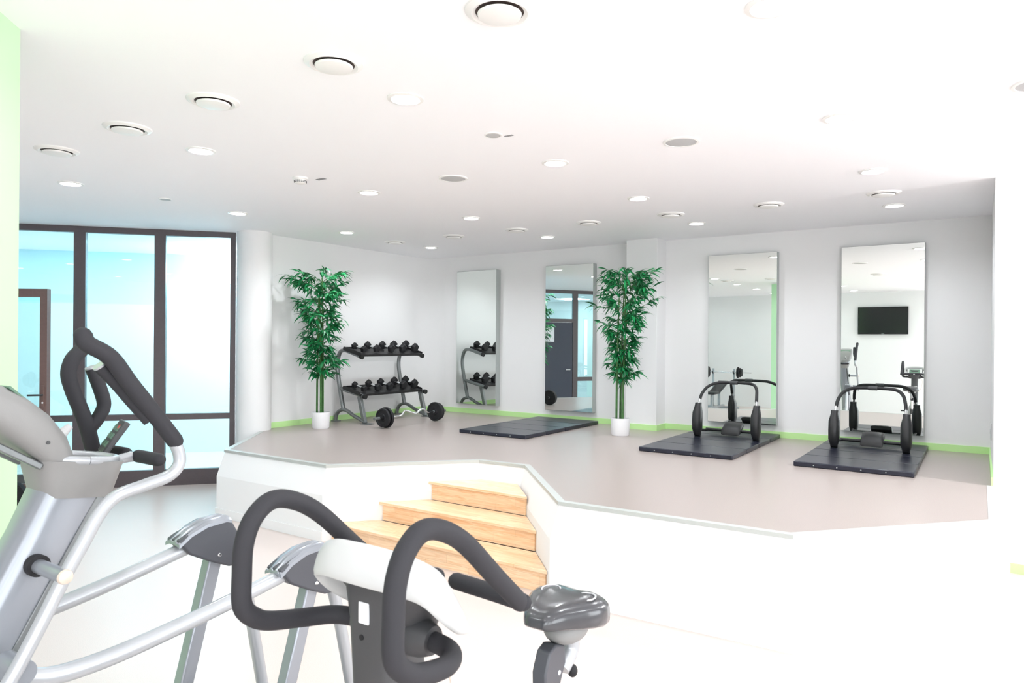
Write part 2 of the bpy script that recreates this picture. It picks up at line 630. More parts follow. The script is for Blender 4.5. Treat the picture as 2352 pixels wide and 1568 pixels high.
# corridor behind the glass ----------------------------------------
b = new(); box(b, (-2.95, 2.6, 0), (8.0, 2.75, 2.27), MW); struct('wall_corridor', b, 'wall_paint', smooth=False)
b = new(); box(b, (-2.95, 2.62, 2.27), (8.0, 2.77, ZC), MW); struct('wall_corridor_upper', b, 'hall_blue', smooth=False)
b = new(); box(b, (-13.6, -3.0, 0), (-13.4, 1.0, ZC)); struct('wall_corridor_far', b, 'wall_paint', smooth=False)
b = new(); box(b, (-13.6, -3.0, 0), (-9.0, -2.8, ZC)); struct('wall_corridor_front', b, 'wall_paint', smooth=False)
b = new(); prism(b, [(-7.65, -0.1), (-7.55, -0.1), (-7.3, -2.85), (-7.5, -2.85)], 0, ZC); struct('wall_side', b, 'wall_paint', smooth=False)

# ----------------------------------------------------------------- ceiling fittings
def downlight(x, y, label, group='recessed downlights in the white ceiling'):
    return (x, y, label, group)


t = thing('downlight', '', 'ceiling light', (0, 0, 0))
b = new(); lathe(b, [(0.076, 0.0), (0.098, 0.0), (0.098, -0.006), (0.078, -0.010), (0.074, -0.002), (0.076, 0.0)], 36)
obj('trim_ring', b, 'vent_white', t)
b = new(); lathe(b, [(0, -0.004), (0.075, -0.004), (0.075, -0.001), (0, -0.001)], 32)
obj('diffuser', b, 'lamp_glow', t, smooth=False)
sp = bpy.data.lights.new('downlight_beam', 'SPOT')
sp.energy = 33.0
sp.spot_size = R(156)
sp.spot_blend = 0.75
sp.shadow_soft_size = 0.06
sp.color = (0.90, 0.955, 1.0)
so = bpy.data.objects.new('downlight_beam', sp)
C.objects.link(so)
so.location = (0, 0, -0.02)
so.parent = t
DL = t
XS = [-6.37, -4.48, -2.58, -0.68]
YS = [2.79, 4.385, 5.87, 7.43]
row = ['front', 'second', 'third', 'back']
col = ['leftmost', 'second from left', 'third from left', 'rightmost']
BEAMS = {}


def beam(j):
    if j not in BEAMS:
        d_ = sp.copy()
        d_.energy = (21.0, 32.0, 36.0, 34.0, 13.0)[j]
        BEAMS[j] = d_
    return BEAMS[j]


first = True
for j, y in enumerate(YS):
    for i, x in enumerate(XS):
        lab = 'round glowing recessed downlight, %s in the %s row of ceiling lights' % (col[i], row[j] if j in (0, 3) else row[j] + ' visible')
        if j == 0:
            lab = 'round glowing recessed downlight, %s in the row nearest the camera' % col[i]
        elif j == 3:
            lab = 'round glowing recessed downlight, %s in the back row by the mirrors' % col[i]
        else:
            lab = 'round glowing recessed downlight, %s in the %s row from the camera' % (col[i], row[j])
        if first:
            DL.location = (x, y, ZC); DL['label'] = lab; DL['group'] = 'recessed downlights in the white ceiling'; first = False
        else:
            r2 = dup(DL, (x, y, ZC), lab)
            for ch in r2.children:
                if ch.type == 'LIGHT':
                    ch.data = beam(j)
for y in (1.22, -0.35, -1.95):  # assumed rows extending the grid out of view, kept for light and reflections
    for x in XS + [1.22]:
        r2 = dup(DL, (x, y, ZC), 'recessed downlight in the ceiling behind the camera', group='downlights behind the camera')
        for ch in r2.children:
            if ch.type == 'LIGHT':
                ch.data = beam(4)
for y in YS[:2]:  # assumed lamps extending the grid past the right edge, unseen
    dup(DL, (1.22, y, ZC), 'recessed downlight in the ceiling outside the right edge', group='downlights past the right edge')

t = thing('ceiling_vent', '', 'ceiling vent', (0, 0, 0))
b = new(); lathe(b, [(0.098, 0.0), (0.138, 0.0), (0.136, -0.007), (0.112, -0.018), (0.096, -0.010), (0.098, 0.0)], 40)
obj('rim', b, 'vent_white', t)
b = new(); lathe(b, [(0, -0.001), (0.098, -0.001), (0.098, -0.004), (0, -0.004)], 32)
obj('opening', b, 'vent_dark', t, smooth=False)
b = new(); lathe(b, [(0, -0.012), (0.082, -0.014), (0.088, -0.018), (0.084, -0.027), (0.05, -0.033), (0, -0.035)], 36)
obj('disc', b, 'vent_white', t)
VX = [-6.43, -5.44, -4.50, -3.56, -2.62, -1.66, -0.70]
fv = ['leftmost', 'second from left', 'third from left', 'fourth from left', 'fifth from left', 'sixth from left', 'rightmost']
VXF = [-5.33, -4.39, -3.49, -2.53, -1.58]
first = True
for i, x in enumerate(VXF):
    lab = 'round white ceiling vent with dark gap, %s in the front row' % ['leftmost', 'second from left', 'middle one', 'second from right', 'rightmost and largest'][i]
    if first:
        t.location = (x, 2.245, ZC); t['label'] = lab; t['group'] = 'round air vents in the ceiling'; first = False
    else:
        dup(t, (x, 2.245, ZC), lab)
for i, x in enumerate(VX):
    dup(t, (x, 6.775, ZC), 'round white ceiling vent, %s in the back row near the mirrors' % fv[i])

t = thing('ceiling_speaker', 'round grey mesh ceiling speaker, larger one right of centre', 'ceiling speaker', (0, 0, 0), 'round ceiling speakers')
b = new(); lathe(b, [(0.098, 0.0), (0.116, 0.0), (0.115, -0.007), (0.100, -0.009), (0.097, -0.002)], 36); obj('rim', b, 'vent_white', t)
b = new(); lathe(b, [(0, -0.001), (0.099, -0.001), (0.098, -0.006), (0.06, -0.010), (0, -0.011)], 32); obj('grille', b, 'grille_grey', t)
dup(t, (-3.515, 4.364, ZC), 'round grey mesh ceiling speaker left of centre, between two downlights')
dup(t, (0.235, 4.34, ZC), 'grey ceiling speaker cut off by the right edge of the photo')
t.location = (-1.62, 4.36, ZC)
t = thing('ceiling_sensor', 'small round grey ceiling disc beside a tiny tag, above the middle', 'ceiling sensor', (0, 0, 0), 'small round ceiling discs')
b = new(); lathe(b, [(0.046, 0), (0.058, 0), (0.057, -0.006), (0.047, -0.007)], 28); obj('rim', b, 'vent_white', t)
b = new(); lathe(b, [(0, -0.001), (0.047, -0.001), (0.046, -0.006), (0, -0.008)], 28); obj('cover', b, 'grille_grey', t)
dup(t, (-6.318, 3.584, ZC), 'small round grey ceiling disc above the glazed partition')
t.location = (-2.561, 3.579, ZC)
t = thing('smoke_detector', 'white smoke detector with dark slots on the ceiling', 'smoke detector', (-4.549, 3.696, ZC))
b = new(); lathe(b, [(0, 0), (0.062, 0), (0.062, -0.014), (0.05, -0.020), (0.046, -0.042), (0.03, -0.05), (0, -0.05)], 32, (-4.549, 3.696, ZC)); obj('housing', b, 'vent_white', t)
b = new()
for k in range(20):
    a0, a1 = 2 * PI * k / 20, 2 * PI * (k + 0.72) / 20
    for zz in (-0.027, -0.036):
        ps = [(-4.549 + rr * math.cos(a), 3.696 + rr * math.sin(a)) for rr, a in ((0.044, a0), (0.051, a0), (0.051, a1), (0.044, a1))]
        prism(b, ps, ZC + zz - 0.004, ZC + zz)
obj('slots', b, 'dark_plastic', t, smooth=False)
b = new(); box(b, (-4.49, 3.80, ZC - 0.003), (-4.40, 3.835, ZC)); tag(obj('ceiling_tag', b, 'tag_grey', smooth=False), 'tiny grey printed tag beside the smoke detector', 'tag')
b = new(); box(b, (-2.52, 3.64, ZC - 0.003), (-2.46, 3.66, ZC)); tag(obj('ceiling_tag', b, 'tag_grey', smooth=False), 'tiny grey tag beside the small round ceiling disc in the middle', 'tag')

# ----------------------------------------------------------------- wall mirrors
def mirror(x0, x1, label, yl=8.40, yr=8.40):
    yf = (yl + yr) / 2
    t = thing('wall_mirror', label, 'mirror', ((x0 + x1) / 2, yf, 0.795), 'tall frameless wall mirrors')
    b = new(); prism(b, [(x0, yl + 0.006), (x1, yr + 0.006), (x1, YB), (x0, YB)], 0.795, 2.815); obj('backing', b, 'mirror_edge', t, bevel=0.003)
    b = new(); prism(b, [(x0 + 0.004, yl), (x1 - 0.004, yr), (x1 - 0.004, yr + 0.005), (x0 + 0.004, yl + 0.005)], 0.799, 2.811); obj('glass', b, 'mirror_glass', t, smooth=False)


mirror(-6.70, -5.925, 'tall wall mirror nearest the corner, reflecting the dumbbell rack', 8.43, 8.39)
mirror(-5.088, -4.335, 'tall wall mirror beside the right-hand bamboo, reflecting a dark doorway')
mirror(-2.762, -1.957, 'tall wall mirror reflecting a green pillar, behind an ab roller')
mirror(-1.28, -0.482, 'tall wall mirror reflecting the black television, furthest right')

# ----------------------------------------------------------------- wooden steps
t = thing('wooden_steps', 'pale varnished wooden steps of three treads set into the platform recess', 'steps', (-3.6, 4.6, 0))


def nl(y): return -4.77 + (y - 4.18) * 0.925 + 0.098
def nr(y): return -2.40 - (y - 4.165) * 0.905 - 0.098


yfs = [(4.145, 4.47, 0.1625), (4.465, 4.79, 0.325), (4.785, 5.14, 0.4875)]
for k, (yf, yb, zt) in enumerate(yfs):
    b = new()
    xl, xr = nl(yf), nr(yf)
    prism(b, [(xl, yf), (xr, yf), (nr(yb), yb), (nl(yb), yb)], zt - 0.026, zt)
    obj('tread', b, 'beech_parquet', t, bevel=0.004)
    b = new()
    yr = yf + 0.018
    xl, xr = nl(yr) + 0.01, nr(yr) - 0.01
    prism(b, [(xl, yr), (xr, yr), (xr, yr + 0.02), (xl, yr + 0.02)], zt - 0.1625 + 0.0, zt - 0.026)
    obj('riser', b, 'beech_parquet', t)

# ----------------------------------------------------------------- folding mats
def make_mat(x0, x1, y0, y1, label, rot=0.0):
    zt = ZP + 0.045
    t = thing('folding_mat', label, 'exercise mat', ((x0 + x1) / 2, (y0 + y1) / 2, ZP), 'black folding exercise mats')
    n = 4
    L = (y1 - y0) / n
    for k in range(n):
        b = new(); box(b, (x0, y0 + k * L + 0.003, ZP + 0.001), (x1, y0 + (k + 1) * L - 0.003, zt))
        p = obj('panel', b, 'mat_vinyl', t, bevel=0.008, segs=3)
    b = new()
    for k in range(4):
        x = x0 + (x1 - x0) * (0.18 + 0.2 * k)
        cyl(b, (x, y0 - 0.001, ZP + 0.022), (x, y0 + 0.004, ZP + 0.022), 0.005, n=10)
    obj('eyelets', b, 'aluminium', t)
    return t


make_mat(-5.19, -4.24, 6.59, 8.40, 'black folding mat lying alone between two mirrors, nothing on it')
make_mat(-2.87, -1.925, 6.58, 8.47, 'black folding mat with an ab roller, in front of the green-reflecting mirror')
make_mat(-1.39, -0.445, 6.61, 8.47, 'black folding mat with an ab roller, nearest the right wall')

# ----------------------------------------------------------------- ab rollers
def ab_roller(loc, rz, label):
    t = thing('ab_roller', label, 'ab roller', (0, 0, 0), 'ab rollers on the mats')
    Mi = Matrix.Identity(4)
    for s in (-1, 1):
        # padded elbow rests: curved rocker pads standing on the mat
        b = new()
        rings = []
        prof = [(0.0, 0.0, 0.02), (0.02, -0.004, 0.05), (0.09, -0.012, 0.075), (0.18, -0.012, 0.082), (0.27, -0.002, 0.070),
                (0.34, 0.018, 0.052), (0.375, 0.03, 0.034)]
        for zz, yo, hw in prof:
            ring = []
            tk = 0.050 if 0.05 < zz < 0.30 else 0.034
            for k in range(20):
                a = 2 * PI * k / 20
                ca, sa = math.cos(a), math.sin(a)
                ca = math.copysign(abs(ca) ** 0.7, ca); sa = math.copysign(abs(sa) ** 0.7, sa)
                ring.append((s * 0.322 + tk * ca, yo + hw * sa, zz))
            rings.append(ring)
        loft(b, rings)
        obj('elbow_pad', b, 'black_pad', t)
        b = new()
        tube(b, [(s * 0.318, 0.10, 0.012), (s * 0.318, 0.02, 0.012), (s * 0.300, -0.02, 0.012)], 0.010, sub=3)
        tube(b, [(s * 0.318, 0.09, 0.06), (s * 0.30, 0.2, 0.05), (s * 0.24, 0.28, 0.05), (s * 0.10, 0.30, 0.05)], 0.013, sub=5)
        obj('side_rail', b, 'black_iron', t)
        b = new(); cyl(b, (s * 0.318, 0.03, 0.36), (s * 0.312, 0.05, 0.42), 0.012, n=14); obj('adjuster', b, 'chrome', t)
    b = new()
    path = [(-0.312, 0.05, 0.41), (-0.305, 0.09, 0.47), (-0.275, 0.20, 0.545), (-0.205, 0.31, 0.588), (-0.08, 0.345, 0.597),
            (0.08, 0.345, 0.597), (0.205, 0.31, 0.588), (0.275, 0.20, 0.545), (0.305, 0.09, 0.47), (0.312, 0.05, 0.41)]
    tube(b, path, 0.0165, n=14, sub=6)
    obj('arch_bar', b, 'foam_black', t)
    b = new(); cyl(b, (-0.055, 0.345, 0.597), (0.03, 0.345, 0.597), 0.022, n=16); obj('centre_clamp', b, 'dark_plastic', t)
    b = new(); cyl(b, (-0.30, 0.24, 0.055), (0.30, 0.24, 0.055), 0.017, n=14); obj('cross_bar', b, 'black_iron', t)
    b = new()
    rings = []
    for yy, zz, th in ((0.16, 0.03, 0.018), (0.19, 0.055, 0.045), (0.25, 0.075, 0.055), (0.31, 0.105, 0.045), (0.345, 0.125, 0.02)):
        ring = []
        for k in range(20):
            a = 2 * PI * k / 20
            ca, sa = math.cos(a), math.sin(a)
            ca = math.copysign(abs(ca) ** 0.45, ca); sa = math.copysign(abs(sa) ** 0.6, sa)
            ring.append((0.105 * ca, yy, zz + th * sa))
        rings.append(ring)
    loft(b, rings)
    obj('head_cushion', b, 'black_pad', t)
    t.location = loc
    t.rotation_euler = (0, 0, rz)
    return t


mat('foam_black', (34, 34, 36), 0.6, bump=0.1, bscale=500)
ab_roller((-2.335, 7.74, ZP + 0.046), R(1), 'black arched ab roller left of the other, before the green-reflecting mirror')
ab_roller((-0.912, 7.74, ZP + 0.046), R(0), 'black arched ab roller before the television-reflecting mirror, nearest the right wall')

# ----------------------------------------------------------------- artificial bamboos
def bamboo(x, y, seed, label, lean):
    rnd = random.Random(seed)
    t = thing('potted_bamboo', label, 'potted plant', (x, y, ZP), 'artificial bamboos in white pots')
    b = new()
    lathe(b, [(0, 0), (0.096, 0), (0.104, 0.012), (0.112, 0.205), (0.103, 0.205), (0.101, 0.175), (0, 0.172)], 40, (x, y, ZP))
    obj('pot', b, 'pot_white', t)
    b = new(); lathe(b, [(0, 0.17), (0.1005, 0.17), (0.1, 0.182), (0.06, 0.19), (0, 0.188)], 24, (x, y, ZP)); obj('soil', b, 'soil', t)
    stems = []
    for k in range(4):
        a = rnd.uniform(0, 2 * PI)
        r0 = 0.028 + 0.01 * k
        bx, by = x + r0 * math.cos(k * 1.75 + 0.3), y + r0 * math.sin(k * 1.75 + 0.3)
        hgt = (1.88, 1.72, 1.62, 1.5)[k]
        pts = []
        for q in range(6):
            f = q / 5
            pts.append((bx + 0.05 * f * f * math.cos(a), by + 0.05 * f * f * math.sin(a), ZP + 0.17 + (hgt - 0.17) * f))
        stems.append(pts)
        b = new()
        tube(b, pts, [0.0125, 0.012, 0.010, 0.007], n=9, sub=6)
        for q in range(1, 12):
            f = q / 12
            i = min(int(f * 5), 4)
            g = f * 5 - i
            p = Vector(pts[i]).lerp(Vector(pts[i + 1]), g)
            rr = 0.0125 - 0.0045 * f
            lathe(b, [(rr * 0.9, -0.005), (rr * 1.22, 0), (rr * 0.9, 0.005)], 9, p)
        obj('stem', b, 'bamboo_stem', t)
    b = new()
    tw = new()

    def leaf(p, d, L, w, droop):
        d = d.normalized()
        side = d.cross(Vector((0, 0, 1)))
        if side.length < 0.1:
            side = Vector((1, 0, 0))
        side.normalize()
        side = (Matrix.Rotation(rnd.uniform(-0.9, 0.9), 3, d) @ side)
        prev = None
        q = p.copy()
        dd = d.copy()
        n = 5
        ws = [0.15, 0.85, 1.0, 0.66, 0.04]
        for i in range(n):
            l, r_ = bm_v(q - side * w * ws[i] / 2), bm_v(q + side * w * ws[i] / 2)
            if prev:
                b.faces.new((prev[0], prev[1], r_, l))
            prev = (l, r_)
            q = q + dd * (L / (n - 1))
            dd = (dd + Vector((0, 0, -droop))).normalized()

    def bm_v(p):
        return b.verts.new(p)

    nb = 104
    for i in range(nb):
        f = (i + rnd.random()) / nb
        z = 0.62 + 1.25 * f
        st = stems[rnd.randrange(4) if z < 1.45 else rnd.randrange(3) if z < 1.6 else rnd.randrange(2)]
        g = max(0, min(0.999, (z - 0.17) / (st[-1][2] - ZP - 0.17))) * 5
        k = int(g)
        p = Vector(st[k]).lerp(Vector(st[k + 1]), g - k)
        az = rnd.uniform(0, 2 * PI)
        reach = (0.15 + 0.215 * f) * rnd.uniform(0.5, 1.1)
        if rnd.random() < 0.16:
            reach += 0.07
        d = Vector((math.cos(az), math.sin(az), 0.55))
        e1 = p + Vector((d.x, d.y, 0.5)) * reach * 0.55
        e2 = p + Vector((d.x, d.y, 0.32 + 0.25 * rnd.random())) * reach
        tube(tw, [p, e1, e2], [0.0028, 0.002, 0.0014], n=4, sub=3)
        for q in range(14):
            h = rnd.uniform(0.35, 1.02)
            base = p.lerp(e1, h * 2) if h < 0.5 else e1.lerp(e2, (h - 0.5) * 2)
            a2 = az + rnd.gauss(0, 0.85)
            dv = Vector((math.cos(a2), math.sin(a2), rnd.uniform(-0.55, 0.75)))
            leaf(base, dv, rnd.uniform(0.09, 0.175), rnd.uniform(0.019, 0.031), rnd.uniform(0.15, 0.5))
    # a few upright tips
    for st in stems[:3]:
        p = Vector(st[-1])
        for q in range(9):
            a2 = rnd.uniform(0, 2 * PI)
            leaf(p, Vector((math.cos(a2) * 0.6, math.sin(a2) * 0.6, 1.0)), rnd.uniform(0.09, 0.15), 0.02, 0.25)
    # two arching top sprays
    for az, ln in ((lean, 0.30), (lean + PI, 0.26), (lean + 0.6, 0.24)):
        p = Vector(stems[0][-1]) + Vector((0, 0, -0.06))
        e1 = p + Vector((math.cos(az) * ln * 0.5, math.sin(az) * ln * 0.5, 0.10))
        e2 = p + Vector((math.cos(az) * ln, math.sin(az) * ln, 0.14))
        tube(tw, [p, e1, e2], [0.003, 0.0022, 0.0015], n=4, sub=3)
        for q in range(26):
            h = rnd.uniform(0.2, 1.0)
            base = p.lerp(e1, h * 2) if h < 0.5 else e1.lerp(e2, (h - 0.5) * 2)
            a2 = az + rnd.gauss(0, 0.8)
            leaf(base, Vector((math.cos(a2), math.sin(a2), rnd.uniform(-0.5, 0.6))), rnd.uniform(0.09, 0.16), rnd.uniform(0.015, 0.024),
                 rnd.uniform(0.15, 0.4))
    for v in list(b.verts) + list(tw.verts):
        if v.co.x < -7.30:
            v.co.x = -7.30 + 0.02 * math.tanh((v.co.x + 7.30) / 0.02)
    obj('foliage', b, 'bamboo_leaf', t, angle=180)
    obj('twigs', tw, 'bamboo_stem', t)


bamboo(-6.83, 5.89, 11, 'tall artificial bamboo in a white pot beside the dumbbell rack', R(34))
bamboo(-3.53, 7.56, 23, 'tall artificial bamboo in a white pot before the wall pilaster', R(34))

# ----------------------------------------------------------------- dumbbell rack
t = thing('dumbbell_rack', 'grey two-tier dumbbell rack with curved uprights against the left wall', 'dumbbell rack', (-7.0, 7.13, ZP))
YL, YR = 6.53, 7.73
for yy in (YL, YR):
    b = new()
    tube(b, [(-7.275, yy, ZP + 0.012), (-7.262, yy, ZP + 0.075), (-7.215, yy, ZP + 0.135), (-7.13, yy, ZP + 0.165), (-7.04, yy, ZP + 0.15),
             (-6.93, yy, ZP + 0.10), (-6.80, yy, ZP + 0.055), (-6.70, yy, ZP + 0.02)], 0.029, n=12, sub=5, squash=(0.8, 1.0))
    obj('arched_foot', b, 'steel_grey', t)
    b = new(); box(b, (-7.315, yy - 0.05, ZP), (-7.225, yy + 0.05, ZP + 0.012)); box(b, (-6.75, yy - 0.06, ZP), (-6.60, yy + 0.06, ZP + 0.012))
    obj('foot_plate', b, 'steel_grey', t, bevel=0.003)
    b = new()
    tube(b, [(-7.12, yy, ZP + 0.165), (-7.165, yy, ZP + 0.34), (-7.215, yy, ZP + 0.55), (-7.245, yy, ZP + 0.72), (-7.235, yy, ZP + 0.85),
             (-7.185, yy, ZP + 0.945), (-7.10, yy, ZP + 0.965), (-6.97, yy, ZP + 0.935), (-6.79, yy, ZP + 0.885)], 0.031, n=12, sub=6,
         squash=(0.85, 1.0))
    obj('upright', b, 'steel_grey', t)
    b = new(); tube(b, [(-7.18, yy, ZP + 0.452), (-6.73, yy, ZP + 0.362)], 0.027, n=12, sub=1); obj('shelf_arm', b, 'steel_grey', t)
    b = new(); bar(b, (-6.815, yy, ZP + 0.36), (-6.715, yy, ZP + 0.01), 0.05, 0.055, up=(1, 0, 0)); obj('front_leg', b, 'steel_grey', t, bevel=0.006)
    for e, f in (((-6.80, yy, ZP + 0.888), (-6.765, yy, ZP + 0.879)), ((-6.735, yy, ZP + 0.363), (-6.70, yy, ZP + 0.356))):
        b = new(); tube(b, [e, f], 0.033, n=14, sub=1); obj('end_cap', b, 'black_iron', t)
for z0 in (0.0, -0.523):
    b = new()
    # sloping tray with lips
    for p, q in (((-7.085, ZP + 0.987 + z0), (-6.765, ZP + 0.910 + z0)),):
        y0, y1 = YL - 0.04, YR - 0.02
        th = 0.008
        vs = []
        bar(b, ((p[0] + q[0]) / 2, y0, (p[1] + q[1]) / 2), ((p[0] + q[0]) / 2, y1, (p[1] + q[1]) / 2), 0.329, 0.008,
            up=(0.233, 0, 0.97))
        bar(b, (q[0] + 0.004, y0, q[1] - 0.008), (q[0] + 0.004, y1, q[1] - 0.008), 0.012, 0.030, up=(0.233, 0, 0.97))
        bar(b, (p[0] - 0.004, y0, p[1] + 0.008), (p[0] - 0.004, y1, p[1] + 0.008), 0.012, 0.030, up=(0.233, 0, 0.97))
        # end plates of the tray
        bar(b, (p[0] + 0.0, y0, p[1] + 0.005), (q[0], y0, q[1] + 0.005), 0.006, 0.05, up=(0.233, 0, 0.97))
        bar(b, (p[0] + 0.0, y1, p[1] + 0.005), (q[0], y1, q[1] + 0.005), 0.006, 0.05, up=(0.233, 0, 0.97))
    obj('tray', b, 'black_iron', t)


def dumbbell(size, loc, label, group):
    """a hex dumbbell: axis along x, tipped to lie on the sloping tray"""
    t = thing('dumbbell', label, 'dumbbell', (0, 0, 0), group)
    r = size / 2
    hl = 0.045 + size * 0.12
    tilt = Matrix.Rotation(R(13.5), 4, 'Y')
    for s in (-1, 1):
        b = new()
        rings = []
        for xx, k in ((0.062, 0.72), (0.072, 1.0), (0.062 + hl - 0.012, 1.0), (0.062 + hl, 0.80)):
            rings.append([tilt @ Vector((s * xx, r * k * math.cos(R(72 * q + 90)), r * k * math.sin(R(72 * q + 90)))) for q in range(5)])
        if s < 0:
            rings = rings[::-1]
        loft(b, rings)
        obj('angular_head', b, 'rubber_black', t, smooth=False)
    b = new()
    tube(b, [tilt @ Vector((-0.066, 0, 0)), tilt @ Vector((-0.03, 0, 0)), tilt @ Vector((0, 0, 0)), tilt @ Vector((0.03, 0, 0)), tilt @ Vector((0.066, 0, 0))],
         [0.013, 0.0145, 0.016, 0.0145, 0.013], n=14, sub=3)
    obj('handle', b, 'chrome', t)
    t.location = loc
    return t


ordn = ['smallest, at the left end', 'second from left', 'middle one', 'second from right', 'largest, at the right end']
for zoff, nm, ysl in ((0.0, 'upper', (6.62, 6.86, 7.145, 7.375, 7.63)), (-0.523, 'lower', (6.63, 6.885, 7.115, 7.39, 7.625))):
    for i, yy in enumerate(ysl):
        s = (0.096, 0.114, 0.122, 0.130, 0.138)[i] if zoff == 0 else (0.094, 0.110, 0.120, 0.132, 0.140)[i]
        dumbbell(s, (-6.925, yy, ZP + 0.958 + zoff + s * 0.405 + 0.006), 'black angular dumbbell with chrome handle, %s of the %s rack shelf' % (ordn[i], nm),
                 'dumbbells on the %s shelf' % nm)

# ----------------------------------------------------------------- curl barbell on the platform
t = thing('curl_barbell', 'wavy chrome curl barbell with black plates lying before the dumbbell rack', 'barbell', (-6.2, 6.85, ZP))
AX, AZ = -6.205, ZP + 0.132
b = new()
tube(b, [(AX, 6.42, AZ), (AX, 6.60, AZ), (AX + 0.02, 6.66, AZ + 0.01), (AX + 0.0, 6.74, AZ + 0.055), (AX, 6.80, AZ + 0.05), (AX, 6.92, AZ + 0.012),
         (AX, 6.98, AZ + 0.015), (AX, 7.06, AZ + 0.055), (AX, 7.12, AZ + 0.048), (AX, 7.20, AZ + 0.005), (AX, 7.34, AZ)], 0.0135, n=14, sub=5)
obj('bent_bar', b, 'chrome', t)
for y0, y1 in ((6.19, 6.43), (7.31, 7.56)):
    b = new(); cyl(b, (AX, y0, AZ), (AX, y1, AZ), 0.019, n=20); obj('sleeve', b, 'steel_grey', t)
def plate_bm(yc, r, th):
    bb = new()
    M = Matrix.Translation((AX, yc, AZ)) @ Matrix.Rotation(R(90), 4, 'X')
    h = th / 2
    lathe(bb, [(0.016, -h), (0.045, -h), (0.05, -h * 0.55), (r * 0.80, -h * 0.55), (r * 0.84, -h), (r * 0.97, -h), (r, -h * 0.7), (r, h * 0.7), (r * 0.97, h),
               (r * 0.84, h), (r * 0.80, h * 0.55), (0.05, h * 0.55), (0.045, h), (0.016, h), (0.016, -h)], 48, (0, 0, 0), M)
    return bb
for yc, r, th in ((6.345, 0.118, 0.034), (6.395, 0.130, 0.036), (7.345, 0.130, 0.036), (7.395, 0.118, 0.034)):
    obj('weight_plate', plate_bm(yc, r, th), 'rubber_black', t)
for yc in (6.30, 7.44):
    b = new(); cyl(b, (AX, yc - 0.02, AZ), (AX, yc + 0.02, AZ), 0.028, n=18); obj('collar', b, 'black_iron', t)

# small things ---------------------------------------------------------
t = thing('wall_socket', 'small white wall socket low on the right wall beside the last mirror', 'wall socket', (0.09, 7.6, 0.98))
b = new(); box(b, (0.078, 7.55, 0.90), (0.09, 7.63, 1.05)); obj('plate', b, 'white_plastic', t, bevel=0.003)
b = new(); cyl(b, (0.076, 7.59, 0.975), (0.079, 7.59, 0.975), 0.022); obj('outlet', b, 'grille_grey', t)

t = thing('weight_plate', 'black rubber weight plate standing half hidden behind the green pillar', 'weight plate', (-8.15, 3.03, 0))
M = Matrix.Translation((-8.16, 3.045, 0.145)) @ Matrix.Rotation(R(36), 4, 'Z') @ Matrix.Rotation(R(90), 4, 'X')
b = new(); lathe(b, [(0.03, -0.03), (0.12, -0.022), (0.128, -0.032), (0.142, -0.03), (0.145, -0.02), (0.145, 0.02), (0.142, 0.03), (0.128, 0.032), (0.12, 0.022), (0.03, 0.03), (0.03, -0.03)], 40, (0, 0, 0), M)
obj('disc', b, 'rubber_black', t)
b = new(); lathe(b, [(0.022, -0.031), (0.032, -0.031), (0.032, 0.031), (0.022, 0.031), (0.022, -0.031)], 24, (0, 0, 0), M); obj('hub_ring', b, 'steel_grey', t)

# corridor lamp seen through the right pane
t = thing('corridor_lamp', 'large round glowing lamp under the corridor ceiling behind the right pane', 'ceiling light', (-9.2, 6.35, 2.75))
b = new(); lathe(b, [(0, -0.18), (0.25, -0.15), (0.42, -0.06), (0.46, 0.02), (0.44, 0.05), (0, 0.06)], 40, (-9.15, 6.30, 2.74)); obj('globe', b, 'hall_lamp_glow', t)
b = new(); lathe(b, [(0, 0.06), (0.2, 0.06), (0.18, 0.315), (0, 0.315)], 32, (-9.15, 6.30, 2.74)); obj('mount', b, 'vent_white', t)

# television on the wall behind the camera (seen in the mirror)
t = thing('wall_tv', 'flat black television on the white wall, seen in the rightmost mirror', 'television', (-2.02, -2.75, 2.34))
b = new(); box(b, (-2.58, -2.76, 1.995), (-1.465, -2.715, 2.68)); obj('bezel', b, 'rubber_black', t, bevel=0.006)
b = new(); box(b, (-2.565, -2.714, 2.02), (-1.48, -2.711, 2.668)); obj('screen', b, 'tv_black', t, smooth=False)
b = new(); box(b, (-2.3, -2.799, 2.1), (-1.74, -2.755, 2.55)); obj('bracket', b, 'steel_grey', t)
b = new(); box(b, (-2.05, -2.711, 2.0), (-1.99, -2.709, 2.012)); obj('badge', b, 'chrome', t)

# ----------------------------------------------------------------- weight bench with barbell (seen in a mirror)
BX, BY = -5.75, -2.0
t = thing('weight_bench', 'white weight bench with black pads on the far floor, seen in a mirror', 'weight bench', (BX, BY, 0))
for s in (-1, 1):
    b = new(); bar(b, (BX + s * 0.28, BY, 0.0), (BX + s * 0.28, BY, 1.06), 0.05, 0.05, up=(1, 0, 0)); obj('upright', b, 'silver_light', t, bevel=0.004)
    b = new(); tube(b, [(BX + s * 0.28, BY + 0.02, 0.932), (BX + s * 0.28, BY + 0.055, 0.935), (BX + s * 0.28, BY + 0.085, 0.955), (BX + s * 0.28, BY + 0.092, 1.0)], 0.014, sub=3); obj('bar_hook', b, 'black_iron', t)
b = new(); box(b, (BX - 0.42, BY - 0.03, 0), (BX + 0.42, BY + 0.03, 0.05)); box(b, (BX - 0.03, BY, 0.05), (BX + 0.03, BY + 1.25, 0.10)); box(b, (BX - 0.3, BY + 1.2, 0), (BX + 0.3, BY + 1.26, 0.05)); box(b, (BX - 0.03, BY + 0.35, 0.1), (BX + 0.03, BY + 0.41, 0.42)); box(b, (BX - 0.03, BY + 0.95, 0.1), (BX + 0.03, BY + 1.01, 0.42))
obj('base_frame', b, 'silver_light', t, bevel=0.004)
